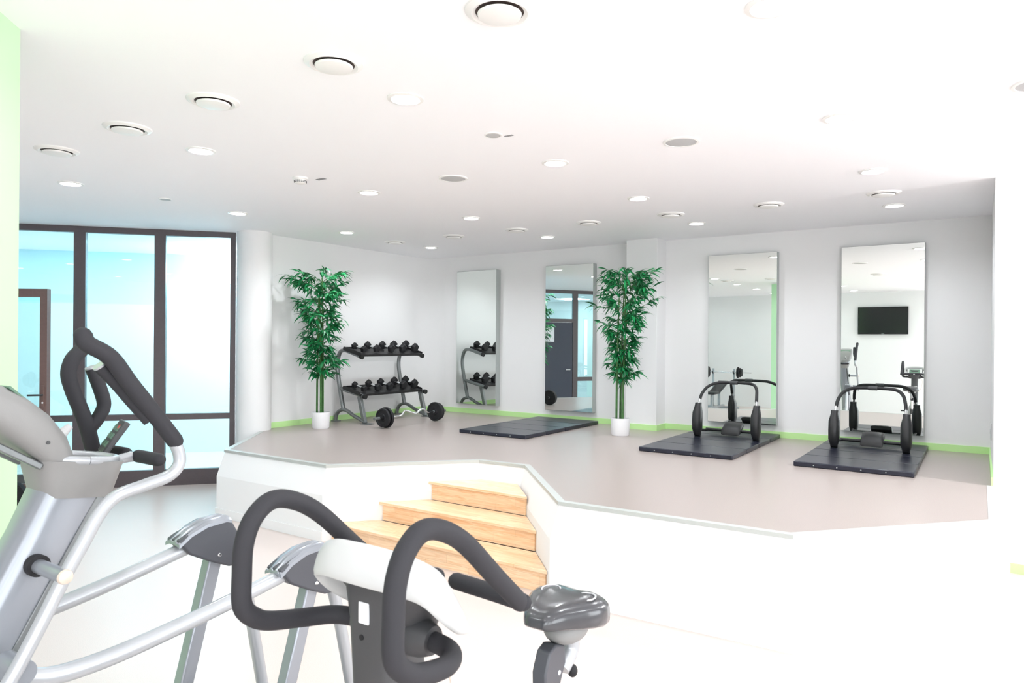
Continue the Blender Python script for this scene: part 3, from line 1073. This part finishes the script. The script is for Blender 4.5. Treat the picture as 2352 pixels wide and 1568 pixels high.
b = new(); box(b, (BX - 0.14, BY + 0.78, 0.43), (BX + 0.14, BY + 1.2, 0.49)); obj('seat_pad', b, 'black_pad', t, bevel=0.02)
b = new(); box(b, (BX - 0.14, -0.42, -0.03), (BX + 0.14, 0.42, 0.03), Matrix.Translation((0, BY + 0.40, 0.58)) @ Matrix.Rotation(R(-18), 4, 'X')); obj('back_pad', b, 'black_pad', t, bevel=0.02)
b = new(); box(b, (BX - 0.30, BY + 1.0, 0.50), (BX - 0.16, BY + 1.1, 0.56)); obj('armrest', b, 'red_vinyl', t, bevel=0.02)
t = thing('barbell', 'long chrome barbell with black plates resting on the bench uprights', 'barbell', (BX, BY, 0.967))
b = new(); cyl(b, (BX - 0.75, BY + 0.055, 0.967), (BX + 0.75, BY + 0.055, 0.967), 0.014); obj('bar', b, 'chrome', t)
for s in (-1, 1):
    for xx, r, th in ((0.40, 0.15, 0.035), (0.45, 0.125, 0.04), (0.495, 0.10, 0.035)):
        b = new()
        M = Matrix.Translation((BX + s * xx, BY + 0.055, 0.967)) @ Matrix.Rotation(R(90), 4, 'Y')
        h = th / 2
        lathe(b, [(0.015, -h), (0.04, -h), (0.045, -h * 0.5), (r * 0.8, -h * 0.5), (r * 0.85, -h), (r, -h * 0.7), (r, h * 0.7), (r * 0.85, h), (r * 0.8, h * 0.5), (0.045, h * 0.5), (0.04, h), (0.015, h), (0.015, -h)], 36, (0, 0, 0), M)
        obj('weight_plate', b, 'black_iron', t)

# ----------------------------------------------------------------- elliptical trainer (foreground left)
EX = -2.34
t = thing('elliptical_trainer', 'silver elliptical trainer with dark foam arms in the left foreground', 'elliptical trainer', (EX, 1.2, 0))
# mast: wide tapering silver cover leaning away from the rider
b = new()
rings = []
for zz, yc, hx, hy in ((0.28, 0.50, 0.10, 0.13), (0.62, 0.68, 0.085, 0.105), (0.95, 0.855, 0.078, 0.098), (1.16, 0.965, 0.076, 0.096), (1.30, 1.035, 0.080, 0.10)):
    ring = []
    for k in range(24):
        a = 2 * PI * k / 24
        ca, sa = math.cos(a), math.sin(a)
        ca = math.copysign(abs(ca) ** 0.5, ca); sa = math.copysign(abs(sa) ** 0.5, sa)
        ring.append((EX + hx * ca, yc + hy * sa, zz - 0.20 * (hy * sa)))
    rings.append(ring)
loft(b, rings)
obj('mast', b, 'silver_paint', t)
b = new()
bar(b, (EX + 0.074, 1.095, 1.255), (EX + 0.080, 0.72, 0.60), 0.012, 0.05, up=(0, 1, 0)); obj('mast_strip', b, 'steel_grey', t, bevel=0.003)
# collar / tray under the console
b = new()
rings = []
for zz, y0, y1, hx in ((1.265, 0.93, 1.13, 0.085), (1.315, 0.92, 1.145, 0.098), (1.365, 0.91, 1.158, 0.112), (1.377, 0.906, 1.162, 0.116)):
    ring = []
    for k in range(32):
        a = 2 * PI * k / 32
        ca, sa = math.cos(a), math.sin(a)
        ca = math.copysign(abs(ca) ** 0.55, ca); sa = math.copysign(abs(sa) ** 0.55, sa)
        yy = (y0 + y1) / 2 + (y1 - y0) / 2 * sa
        ring.append((EX + hx * ca, yy, zz - 0.14 * (yy - 1.04)))
    rings.append(ring)
loft(b, rings)
col_ = obj('tray_collar', b, 'grey_plastic', t)
b = new()
tube(b, [(EX + 0.108 * math.cos(a), 1.034 + 0.122 * math.sin(a), 1.381 - 0.0171 * math.sin(a)) for a in [2 * PI * k / 24 for k in range(25)]], 0.013, n=10, sub=2)
obj('tray_rim', b, 'silver_light', col_)
# console housing leaning up and forward
b = new()
rings = []
for yc, zc, th, hx in ((0.985, 1.37, 0.040, 0.095), (0.955, 1.42, 0.052, 0.11), (0.90, 1.482, 0.060, 0.125), (0.835, 1.54, 0.060, 0.13), (0.76, 1.592, 0.054, 0.125), (0.69, 1.625, 0.035, 0.11)):
    ring = []
    dirn = Vector((0, 0.62, 0.78))
    for k in range(32):
        a = 2 * PI * k / 32
        ca, sa = math.cos(a), math.sin(a)
        ca = math.copysign(abs(ca) ** 0.5, ca); sa = math.copysign(abs(sa) ** 0.7, sa)
        ring.append((EX + hx * ca, yc + dirn.y * th * sa, zc + dirn.z * th * sa))
    rings.append(ring)
loft(b, rings)
cons = obj('console', b, 'grey_plastic', t)
b = new()
M = Matrix.Translation((EX, 0.882, 1.562)) @ Matrix.Rotation(R(-44), 4, 'X')
box(b, (-0.10, -0.075, -0.004), (0.10, 0.075, 0.004), M); obj('display', b, 'screen_green', cons, bevel=0.003)
b = new(); cyl(b, (EX + 0.108, 0.918, 1.450), (EX + 0.122, 0.918, 1.450), 0.005); obj('screw', b, 'dark_plastic', cons)
for s in (-1, 1):
    b = new(); bar(b, (EX + s * 0.07, 0.80, 1.455), (EX + s * 0.07, 0.92, 1.375), 0.025, 0.02); obj('hinge_bracket', b, 'steel_grey', cons, bevel=0.004)
b = new(); tube(b, [(EX + 0.03, 0.985, 1.455), (EX + 0.03, 1.015, 1.482)], [0.018, 0.010], n=12, sub=1); obj('knob', b, 'grille_grey', cons)
# fixed pulse handlebar
b = new(); tube(b, [(EX - 0.03, 1.15, 1.33), (EX - 0.03, 1.20, 1.35), (EX - 0.03, 1.25, 1.352)], 0.017, n=12, sub=4); obj('handlebar_post', b, 'silver_light', t)
b = new(); cyl(b, (EX - 0.24, 1.25, 1.352), (EX + 0.11, 1.25, 1.352), 0.013, n=14); hb = obj('pulse_handlebar', b, 'chrome', t)
b = new(); tube(b, [(EX - 0.02, 1.25, 1.354), (EX + 0.108, 1.25, 1.354)], 0.0215, n=16, sub=1, round_ends=True); obj('foam_grip', b, 'foam_grip', hb)
b = new(); tube(b, [(EX - 0.245, 1.25, 1.354), (EX - 0.10, 1.25, 1.354)], 0.0215, n=16, sub=1, round_ends=True); obj('foam_grip', b, 'foam_grip', hb)
b = new()
M = Matrix.Translation((EX - 0.11, 1.215, 1.415)) @ Matrix.Rotation(R(-18), 4, 'Z') @ Matrix.Rotation(R(55), 4, 'X')
box(b, (-0.05, -0.062, -0.010), (0.05, 0.062, 0.010), M); kp = obj('keypad', b, 'dark_plastic', t, bevel=0.005)
b = new()
for i in range(3):
    for j in range(3):
        box(b, (-0.042 + i * 0.03, -0.04 + j * 0.03, 0.010), (-0.022 + i * 0.03, -0.02 + j * 0.03, 0.0125), M)
obj('key', b, 'screen_green', kp)
b = new(); box(b, (0.022, 0.03, 0.0125), (0.036, 0.044, 0.014), M); obj('stop_key', b, 'red_button', kp)


def arm(X, base, grip, prong, low_r=0.017, grip_r=0.0245, prong_root=None):
    b = new(); tube(b, [(X, p[0], p[1]) for p in base], low_r + 0.002, n=16, sub=6); a = obj('moving_arm', b, 'silver_light', t)
    b = new(); tube(b, [(X, p[0], p[1]) for p in grip], grip_r, n=18, sub=6, round_ends=True); obj('foam_grip', b, 'foam_grip', a)
    b = new(); tube(b, [(X + p[2], p[0], p[1]) for p in prong], grip_r * 0.92, n=16, sub=6); obj('inner_grip', b, 'foam_grip', a)
    b = new(); e = prong[-1]; f = prong[-2]
    d = (Vector((X + e[2], e[0], e[1])) - Vector((X + f[2], f[0], f[1]))).normalized()
    cyl(b, Vector((X + e[2], e[0], e[1])), Vector((X + e[2], e[0], e[1])) + d * 0.006, grip_r * 0.9); obj('end_cap', b, 'silver_light', a)
    return a


near_base = [(0.735, 0.79), (0.784, 0.856), (0.855, 0.981), (0.914, 1.095), (0.955, 1.165), (1.004, 1.248), (1.05, 1.288), (1.13, 1.306), (1.205, 1.322),
             (1.240, 1.352), (1.241, 1.39), (1.222, 1.435)]
arm(-2.10, near_base, [(1.228, 1.43), (1.155, 1.528), (1.088, 1.615), (1.03, 1.695), (0.967, 1.735), (0.955, 1.757)],
    [(1.16, 1.50, -0.02), (1.12, 1.555, -0.035), (1.07, 1.62, -0.042), (1.025, 1.67, -0.045)])
far_base = [(0.86, 0.80), (0.95, 0.96), (1.03, 1.10), (1.11, 1.20), (1.17, 1.28), (1.192, 1.345), (1.188, 1.385)]
arm(-2.55, far_base, [(1.192, 1.375), (1.180, 1.425), (1.160, 1.49), (1.128, 1.575), (1.115, 1.63), (1.125, 1.675), (1.145, 1.70), (1.158, 1.714)],
    [(1.180, 1.435, 0.0), (1.212, 1.475, 0.0), (1.230, 1.52, 0.0), (1.213, 1.585, 0.0), (1.190, 1.648, 0.0)])
# pivot of the near arm
b = new(); cyl(b, (EX + 0.06, 0.905, 1.095), (-2.085, 0.905, 1.095), 0.020, n=24); obj('pivot_axle', b, 'silver_paint', t)
b = new(); cyl(b, (EX + 0.07, 0.905, 1.095), (EX + 0.10, 0.905, 1.095), 0.031, n=28); obj('pivot_boss', b, 'rubber_black', t)
b = new(); lathe(b, [(0, 0.014), (0.010, 0.012), (0.018, 0.008), (0.021, 0.0), (0, 0.0)], 24, (0, 0, 0), Matrix.Translation((-2.082, 0.905, 1.095)) @ Matrix.Rotation(R(90), 4, 'Y')); obj('pivot_cap', b, 'beige_cap', t)
# foot rails, pedal-arm covers and swing links
for X, rail, cov in ((-2.15, [(0.80, 0.86), (0.845, 0.825), (0.92, 0.803), (1.06, 0.800), (1.26, 0.818), (1.50, 0.848), (1.70, 0.878), (1.80, 0.893)], (1.636, 0.908)),
                     (-2.50, [(0.93, 0.875), (0.98, 0.87), (1.06, 0.876), (1.23, 0.902), (1.50, 0.955), (1.62, 0.975)], (1.454, 0.999))):
    b = new(); tube(b, [(X, p[0], p[1]) for p in rail], 0.026, n=18, sub=6); obj('foot_rail', b, 'silver_light', t)
    b = new(); cyl(b, (X - 0.05, rail[0][0] + 0.01, rail[0][1]), (X + 0.05, rail[0][0] + 0.01, rail[0][1]), 0.036, n=24); obj('rail_joint', b, 'silver_paint', t)
    cy, cz = cov
    # cover: side profile in (y, z), extruded across
    side = [(0.0, 0.0), (0.05, 0.024), (0.115, 0.044), (0.195, 0.047), (0.225, 0.033), (0.258, -0.025), (0.282, -0.088), (0.288, -0.115), (0.262, -0.150),
            (0.215, -0.145), (0.13, -0.105), (0.045, -0.058)]
    b = new()
    n = len(side)
    A = [b.verts.new((X - 0.045, cy + p[0] * 0.98, cz + p[1])) for p in side]
    B_ = [b.verts.new((X + 0.045, cy + p[0] * 0.98, cz + p[1])) for p in side]
    b.faces.new(A[::-1]); b.faces.new(B_)
    for i in range(n):
        b.faces.new((A[i], A[(i + 1) % n], B_[(i + 1) % n], B_[i]))
    cvr = obj('link_cover', b, 'charcoal_plastic', t, bevel=0.008, segs=3)
    for off, wdt in ((0.0, 0.062),):
        b = new()
        ringo = []
        tp = [(0.0, -0.010), (0.05, 0.024), (0.115, 0.046), (0.195, 0.050), (0.218, 0.042)]
        for p in tp:
            up_ = [(-0.048, -0.016), (-0.047, -0.004), (-0.038, 0.004), (-0.030, -0.001), (-0.022, 0.008), (-0.012, 0.010), (-0.005, 0.004), (0.005, 0.004), (0.012, 0.010), (0.022, 0.008), (0.030, -0.001), (0.038, 0.004), (0.047, -0.004), (0.048, -0.016)]
            ringo.append([(X + q[0], cy + p[0], cz + p[1] + q[1]) for q in up_ + [(0.02, -0.006), (-0.02, -0.006)]])
        loft(b, ringo)
        obj('ribbed_top', b, 'silver_paint', cvr)
    for p in ((0.165, -0.088), (0.245, -0.095)):
        b = new(); lathe(b, [(0, 0.005), (0.005, 0.004), (0.008, 0.0), (0, 0.0)], 14, (0, 0, 0), Matrix.Translation((X + 0.047, cy + p[0], cz + p[1])) @ Matrix.Rotation(R(90), 4, 'Y'))
        obj('screw', b, 'chrome', cvr)
    top1 = (cy + 0.165, cz - 0.11)
    top2 = (cy + 0.262, cz - 0.10)
    b = new(); bar(b, (X, top1[0], top1[1]), (X, top1[0] - 0.20, 0.13), 0.05, 0.055, up=(0, 1, 0)); obj('front_link', b, 'silver_paint', t, bevel=0.006)
    b = new(); tube(b, [(X, top2[0], top2[1]), (X, top2[0] + 0.05, top2[1] - 0.15), (X, top2[0] + 0.17, 0.13)], 0.024, n=14, sub=5); obj('rear_link', b, 'silver_light', t)
    b = new(); box(b, (X - 0.075, top1[0] - 0.26, 0.23), (X + 0.075, top1[0] + 0.12, 0.27)); obj('pedal', b, 'dark_plastic', t, bevel=0.015)
    b = new(); box(b, (X - 0.03, top1[0] - 0.28, 0.09), (X + 0.03, top2[0] + 0.24, 0.14)); obj('lower_rail', b, 'silver_paint', t, bevel=0.008)
b = new(); tube(b, [(EX - 0.30, 0.45, 0.05), (EX + 0.30, 0.45, 0.05)], 0.045, n=16, sub=1); obj('front_foot', b, 'dark_plastic', t)
b = new(); tube(b, [(EX - 0.30, 2.05, 0.05), (EX + 0.30, 2.05, 0.05)], 0.045, n=16, sub=1); obj('rear_foot', b, 'dark_plastic', t)
b = new(); box(b, (EX - 0.05, 0.42, 0.05), (EX + 0.05, 2.08, 0.13)); obj('base_beam', b, 'silver_paint', t, bevel=0.01)
b = new(); ellipsoid(b, (EX, 0.55, 0.27), 0.11, 0.26, 0.20); obj('flywheel_housing', b, 'grey_plastic', t)

# ----------------------------------------------------------------- exercise bike (foreground centre)
KX = -1.06
t = thing('exercise_bike', 'upright exercise bike with looped foam handlebars in the middle foreground', 'exercise bike', (KX, 1.5, 0))
b = new()
rings = []
for zz, yc, hx, hy in ((0.36, 1.26, 0.07, 0.09), (0.70, 1.16, 0.062, 0.072), (1.0, 1.11, 0.058, 0.064), (1.16, 1.10, 0.060, 0.064), (1.245, 1.10, 0.072, 0.070)):
    ring = []
    for k in range(24):
        a = 2 * PI * k / 24
        ca, sa = math.cos(a), math.sin(a)
        ca = math.copysign(abs(ca) ** 0.35, ca); sa = math.copysign(abs(sa) ** 0.35, sa)
        ring.append((KX + hx * ca, yc + hy * sa, zz))
    rings.append(ring)
loft(b, rings)
colm = obj('column', b, 'dark_plastic', t)
b = new(); box(b, (KX - 0.016, 1.031, 1.160), (KX + 0.013, 1.036, 1.205)); obj('label_plate', b, 'paper', colm, bevel=0.002)
b = new(); cyl(b, (KX - 0.012, 1.036, 1.128), (KX - 0.012, 1.040, 1.128), 0.006, n=14); obj('screw', b, 'rubber_black', colm)
# console: dark body, display and the white visor wrapping round it
b = new()
rings = []
for zz, yc, hx, hy in ((1.10, 1.145, 0.06, 0.05), (1.16, 1.14, 0.09, 0.065), (1.205, 1.125, 0.135, 0.07), (1.245, 1.10, 0.145, 0.05)):
    ring = []
    for k in range(28):
        a = 2 * PI * k / 28
        ca, sa = math.cos(a), math.sin(a)
        ca = math.copysign(abs(ca) ** 0.6, ca); sa = math.copysign(abs(sa) ** 0.6, sa)
        ring.append((KX + hx * ca, yc + hy * sa, zz - 0.3 * hy * sa))
    rings.append(ring)
loft(b, rings)
cons = obj('console', b, 'dark_plastic', t)
b = new()
path = [(-0.150, 1.185, 1.130), (-0.163, 1.145, 1.165), (-0.170, 1.10, 1.210), (-0.160, 1.06, 1.258), (-0.112, 1.04, 1.278), (-0.04, 1.03, 1.284), (0.035, 1.03, 1.284),
        (0.107, 1.04, 1.278), (0.155, 1.06, 1.258), (0.165, 1.10, 1.210), (0.158, 1.145, 1.165), (0.145, 1.185, 1.130)]
pp = smooth_path([(KX + p[0], p[1], p[2]) for p in path], 5)
rings = []
for i, p in enumerate(pp):
    a = pp[max(0, i - 1)]; c = pp[min(len(pp) - 1, i + 1)]
    T_ = (c - a).normalized()
    f = i / (len(pp) - 1)
    wdt = 0.006 + 0.036 * math.sin(PI * f) ** 0.6
    up = Vector((0, 0.62, 0.78)) if abs(T_.dot(Vector((0, 0.62, 0.78)))) < 0.95 else Vector((1, 0, 0))
    D1 = Vector((0, -0.45, -0.9)); D1 = (D1 - T_ * D1.dot(T_)).normalized()
    D2 = T_.cross(D1)
    ring = []
    for k in range(16):
        g = 2 * PI * k / 16
        ring.append(p + D1 * (wdt * math.cos(g)) + D2 * (0.014 * math.sin(g)))
    rings.append(ring)
loft(b, rings)
obj('visor', b, 'white_plastic', cons)
b = new(); M = Matrix.Translation((KX, 1.158, 1.215)) @ Matrix.Rotation(R(-52), 4, 'X'); box(b, (-0.125, -0.065, -0.01), (0.125, 0.07, 0.006), M); obj('display', b, 'white_plastic', cons, bevel=0.006)
b = new(); box(b, (-0.09, -0.05, 0.006), (0.09, 0.03, 0.009), M); obj('screen', b, 'screen_green', cons)


def handle(s):
    X = KX + s * 0.215
    b = new()
    pts = [(KX + s * 0.055, 1.125, 1.12), (KX + s * 0.12, 1.125, 1.118), (KX + s * 0.175, 1.105, 1.118), (X - s * 0.008, 1.05, 1.122), (X, 0.967, 1.140), (X, 0.925, 1.160), (X, 0.895, 1.195), (X, 0.893, 1.26),
           (X, 0.898, 1.325), (X, 0.922, 1.375), (X, 0.968, 1.402), (X, 1.03, 1.388), (X, 1.10, 1.345), (X, 1.20, 1.255), (X, 1.295, 1.172)]
    tube(b, pts, 0.0205, n=18, sub=6, round_ends=True)
    h = obj('handlebar', b, 'foam_grip', t)
    b = new(); tube(b, [(X + s * 0.004, 1.302, 1.170), (X - s * 0.07, 1.302, 1.175), (X - s * 0.185, 1.302, 1.180)], 0.0195, n=18, sub=3, round_ends=True)
    obj('inward_grip', b, 'foam_grip', h)
    b = new(); tube(b, [(KX + s * 0.03, 1.125, 1.12), (KX + s * 0.085, 1.125, 1.12), (KX + s * 0.11, 1.125, 1.12)], [0.044, 0.040, 0.030], n=24, sub=1)
    obj('clamp_boss', b, 'dark_plastic', h)


handle(1)
handle(-1)
# cable hanging from the console
b = new(); tube(b, [(KX + 0.10, 1.15, 1.10), (KX + 0.13, 1.16, 1.03), (KX + 0.11, 1.18, 0.9), (KX + 0.05, 1.18, 0.80)], 0.003, n=8, sub=5); obj('cable', b, 'beige_cap', t)
# saddle
def saddle():
    b = new()
    SX, SY, SZ = KX - 0.008, 1.866, 0.917
    # outline half widths along y (nose towards the handlebar)
    secs = [(-0.150, 0.022, 0.008), (-0.143, 0.040, 0.022), (-0.12, 0.058, 0.034), (-0.08, 0.076, 0.042), (-0.035, 0.102, 0.046), (0.01, 0.124, 0.048), (0.05, 0.132, 0.050), (0.085, 0.127, 0.048), (0.112, 0.108, 0.040), (0.126, 0.082, 0.028), (0.132, 0.05, 0.010)]
    rings = []
    for yy, hw, hh in secs:
        ring = []
        for k in range(36):
            a = 2 * PI * k / 36
            ca, sa = math.cos(a), math.sin(a)
            ex = 0.5
            xx = hw * math.copysign(abs(ca) ** ex, ca)
            zz = hh * math.copysign(abs(sa) ** ex, sa)
            if sa > 0:
                # shallow groove down the middle and domed cheeks
                zz += 0.010 * (1 - (xx / hw) ** 2) - 0.007 * math.exp(-(xx / 0.022) ** 2)
            else:
                zz *= 0.45 + 0.4 * max(0, min(1, (yy + 0.10) / 0.18))
            ring.append((SX + xx, SY + yy, SZ + zz - 0.05 * yy))
        rings.append(ring)
    loft(b, rings)
    return obj('saddle', b, 'saddle_vinyl', t, angle=60)


sad = saddle()
for s in (-1, 1):
    b = new()
    pts = []
    for k in range(9):
        a = R(-50 + 25 * k) if s > 0 else R(230 - 25 * k)
        pts.append((KX + s * 0.062 + 0.028 * math.cos(a), 1.90 + 0.034 * math.sin(a), 0.9705))
    tube(b, pts, 0.0025, n=6, sub=3); obj('stitching', b, 'saddle_thread', sad)
b = new(); ellipsoid(b, (KX + 0.005, 1.88, 0.872), 0.065, 0.085, 0.045); obj('saddle_shell', b, 'grey_plastic', sad)
b = new()
prof = [(-0.055, 0.062), (-0.012, 0.075), (0.050, 0.055), (0.055, -0.005), (0.03, -0.045), (0.01, -0.085), (-0.05, -0.092), (-0.082, -0.06), (-0.085, 0.0)]
A = [b.verts.new((KX - 0.024, 1.80 + p[0] * 0.85, 0.785 + p[1] * 0.9)) for p in prof]
B_ = [b.verts.new((KX + 0.024, 1.80 + p[0] * 0.85, 0.785 + p[1] * 0.9)) for p in prof]
b.faces.new(A[::-1]); b.faces.new(B_)
for i in range(len(prof)):
    b.faces.new((A[i], A[(i + 1) % len(prof)], B_[(i + 1) % len(prof)], B_[i]))
clampo = obj('saddle_clamp', b, 'charcoal_plastic', t, bevel=0.006)
b = new(); cyl(b, (KX + 0.023, 1.805, 0.765), (KX + 0.026, 1.805, 0.765), 0.007, n=16); obj('bolt', b, 'paper', clampo)
b = new(); tube(b, [(KX + 0.01, 1.895, 0.845), (KX + 0.01, 1.90, 0.80), (KX + 0.005, 1.85, 0.755)], 0.027, n=14, sub=4); obj('slide_tube', b, 'silver_light', t)
b = new(); ellipsoid(b, (KX + 0.02, 1.895, 0.735), 0.016, 0.016, 0.020); obj('lock_knob', b, 'rubber_black', t)
b = new(); tube(b, [(KX, 1.765, 0.70), (KX, 1.72, 0.50)], 0.024, n=18, sub=1); obj('seat_post', b, 'chrome', t)
b = new(); tube(b, [(KX, 1.725, 0.54), (KX, 1.66, 0.28)], 0.036, n=18, sub=1); obj('post_sleeve', b, 'dark_plastic', t)
b = new()
rings = []
for xx, k in ((-0.085, 0.75), (-0.075, 0.95), (-0.05, 1.0), (0.05, 1.0), (0.075, 0.95), (0.085, 0.75)):
    rings.append([(KX + xx, 1.36 + 0.30 * k * math.cos(2 * PI * q / 36), 0.34 + 0.24 * k * math.sin(2 * PI * q / 36)) for q in range(36)])
loft(b, rings)
obj('flywheel_housing', b, 'grey_plastic', t)
b = new(); box(b, (KX - 0.04, 1.0, 0.04), (KX + 0.04, 1.95, 0.11)); obj('base_beam', b, 'dark_plastic', t, bevel=0.01)
for yy in (1.0, 1.95):
    b = new(); tube(b, [(KX - 0.26, yy, 0.04), (KX + 0.26, yy, 0.04)], 0.038, n=16, sub=1); obj('foot_bar', b, 'dark_plastic', t)
for s in (-1, 1):
    b = new(); bar(b, (KX + s * 0.10, 1.42, 0.34), (KX + s * 0.11, 1.42 + s * 0.12, 0.34 - s * 0.12), 0.016, 0.03, up=(1, 0, 0)); cr = obj('crank', b, 'chrome', t, bevel=0.003)
    b = new(); box(b, (KX + s * 0.165 - 0.05, 1.42 + s * 0.12 - 0.045, 0.33 - s * 0.12), (KX + s * 0.165 + 0.05, 1.42 + s * 0.12 + 0.045, 0.35 - s * 0.12)); obj('pedal', b, 'rubber_black', cr, bevel=0.005)

# ----------------------------------------------------------------- light
W = bpy.data.worlds.new('sky')
SC.world = W
W.use_nodes = True
bg = W.node_tree.nodes['Background']
bg.inputs['Color'].default_value = (0.93, 0.97, 1.0, 1)
bg.inputs['Strength'].default_value = 4.2


def area(name, loc, rot, sx, sy, power, color=(1, 1, 1), portal=False):
    l = bpy.data.lights.new(name, 'AREA')
    l.shape = 'RECTANGLE'
    l.size = sx
    l.size_y = sy
    l.energy = power
    l.color = color
    o = bpy.data.objects.new(name, l)
    C.objects.link(o)
    o.location = loc
    o.rotation_euler = rot
    if portal:
        l.cycles.is_portal = True
    return o


for y0, y1, z0, z1 in assumed_openings:  # sky portals in the assumed right-hand windows
    area('window_portal', (XR + 0.18, (y0 + y1) / 2, (z0 + z1) / 2), (0, R(90), 0), z1 - z0, y1 - y0, 1, portal=True)
area('window_portal', (1.3, -2.98, 1.575), (R(90), 0, 0), 2.4, 2.55, 1, portal=True)  # portal of the added window behind the camera
# added cool white fill lights that brighten the corridor behind the glass
for s in (0.35, 1.5, 2.7, 4.5):
    p = MW @ Vector((s, 1.35, ZC - 0.02))
    area('corridor_panel_light', p, (0, 0, 0), 0.6, 0.6, 13, (0.86, 0.96, 1.0))

# assumed unseen floodlight by the right wall end, added for the platform shadow edge
t = thing('flood_lamp', 'small white floodlight on the ceiling past the right edge of the photo', 'floodlight', (1.75, 6.22, ZC))
b = new(); cyl(b, (1.75, 6.22, ZC), (1.75, 6.22, ZC - 0.10), 0.012); obj('stem', b, 'vent_white', t)
b = new(); lathe(b, [(0, -0.10), (0.06, -0.10), (0.075, -0.16), (0.07, -0.16), (0.055, -0.115), (0, -0.11)], 28, (1.75, 6.22, ZC)); obj('shade', b, 'vent_white', t)
fl = bpy.data.lights.new('flood_beam', 'SPOT')
fl.energy = 170.0
fl.spot_size = R(140)
fl.spot_blend = 0.6
fl.shadow_soft_size = 0.04
fo = bpy.data.objects.new('flood_beam', fl)
C.objects.link(fo)
fo.location = (0, 0, -0.19)
fo.parent = t
fo.rotation_euler = (Vector((-1.6, 5.4, 0.65)) - Vector((1.75, 6.22, 2.86))).to_track_quat('-Z', 'Y').to_euler()

area('corridor_panel_light', (-10.9, 0.6, ZC - 0.02), (0, 0, 0), 0.8, 0.8, 38, (0.9, 0.97, 1.0))  # added fill, brightens the far corridor behind the mirrored partition
area('corridor_panel_light', (-10.2, -1.6, ZC - 0.02), (0, 0, 0), 0.8, 0.8, 28, (0.9, 0.97, 1.0))  # second added fill for the far corridor

# ----------------------------------------------------------------- camera
cam = bpy.data.cameras.new('camera')
cam.sensor_width = 36.0
cam.lens = 36.0 * 1600 / 2352
cam.clip_start = 0.05
cam.clip_end = 100
co = bpy.data.objects.new('camera', cam)
C.objects.link(co)
yaw, roll = 0.592014, 0.00722
f = Vector((-math.sin(yaw), math.cos(yaw), 0))
r0 = Vector((math.cos(yaw), math.sin(yaw), 0))
u0 = Vector((0, 0, 1))
r_ = r0 * math.cos(roll) + u0 * math.sin(roll)
u_ = u0 * math.cos(roll) - r0 * math.sin(roll)
co.matrix_world = Matrix(((r_.x, u_.x, -f.x, 0), (r_.y, u_.y, -f.y, 0), (r_.z, u_.z, -f.z, 1.75), (0, 0, 0, 1)))
cam.dof.use_dof = True
cam.dof.focus_distance = 6.0
cam.dof.aperture_fstop = 8.0
SC.camera = co

vs = SC.view_settings
vs.view_transform = 'Standard'
vs.look = 'None'
vs.exposure = 0.66
vs.gamma = 1.0
vs.use_curve_mapping = False
SC.cycles.use_denoising = True
SC.cycles.max_bounces = 10
SC.cycles.diffuse_bounces = 6
SC.cycles.transparent_max_bounces = 12
SC.cycles.sample_clamp_indirect = 6.0
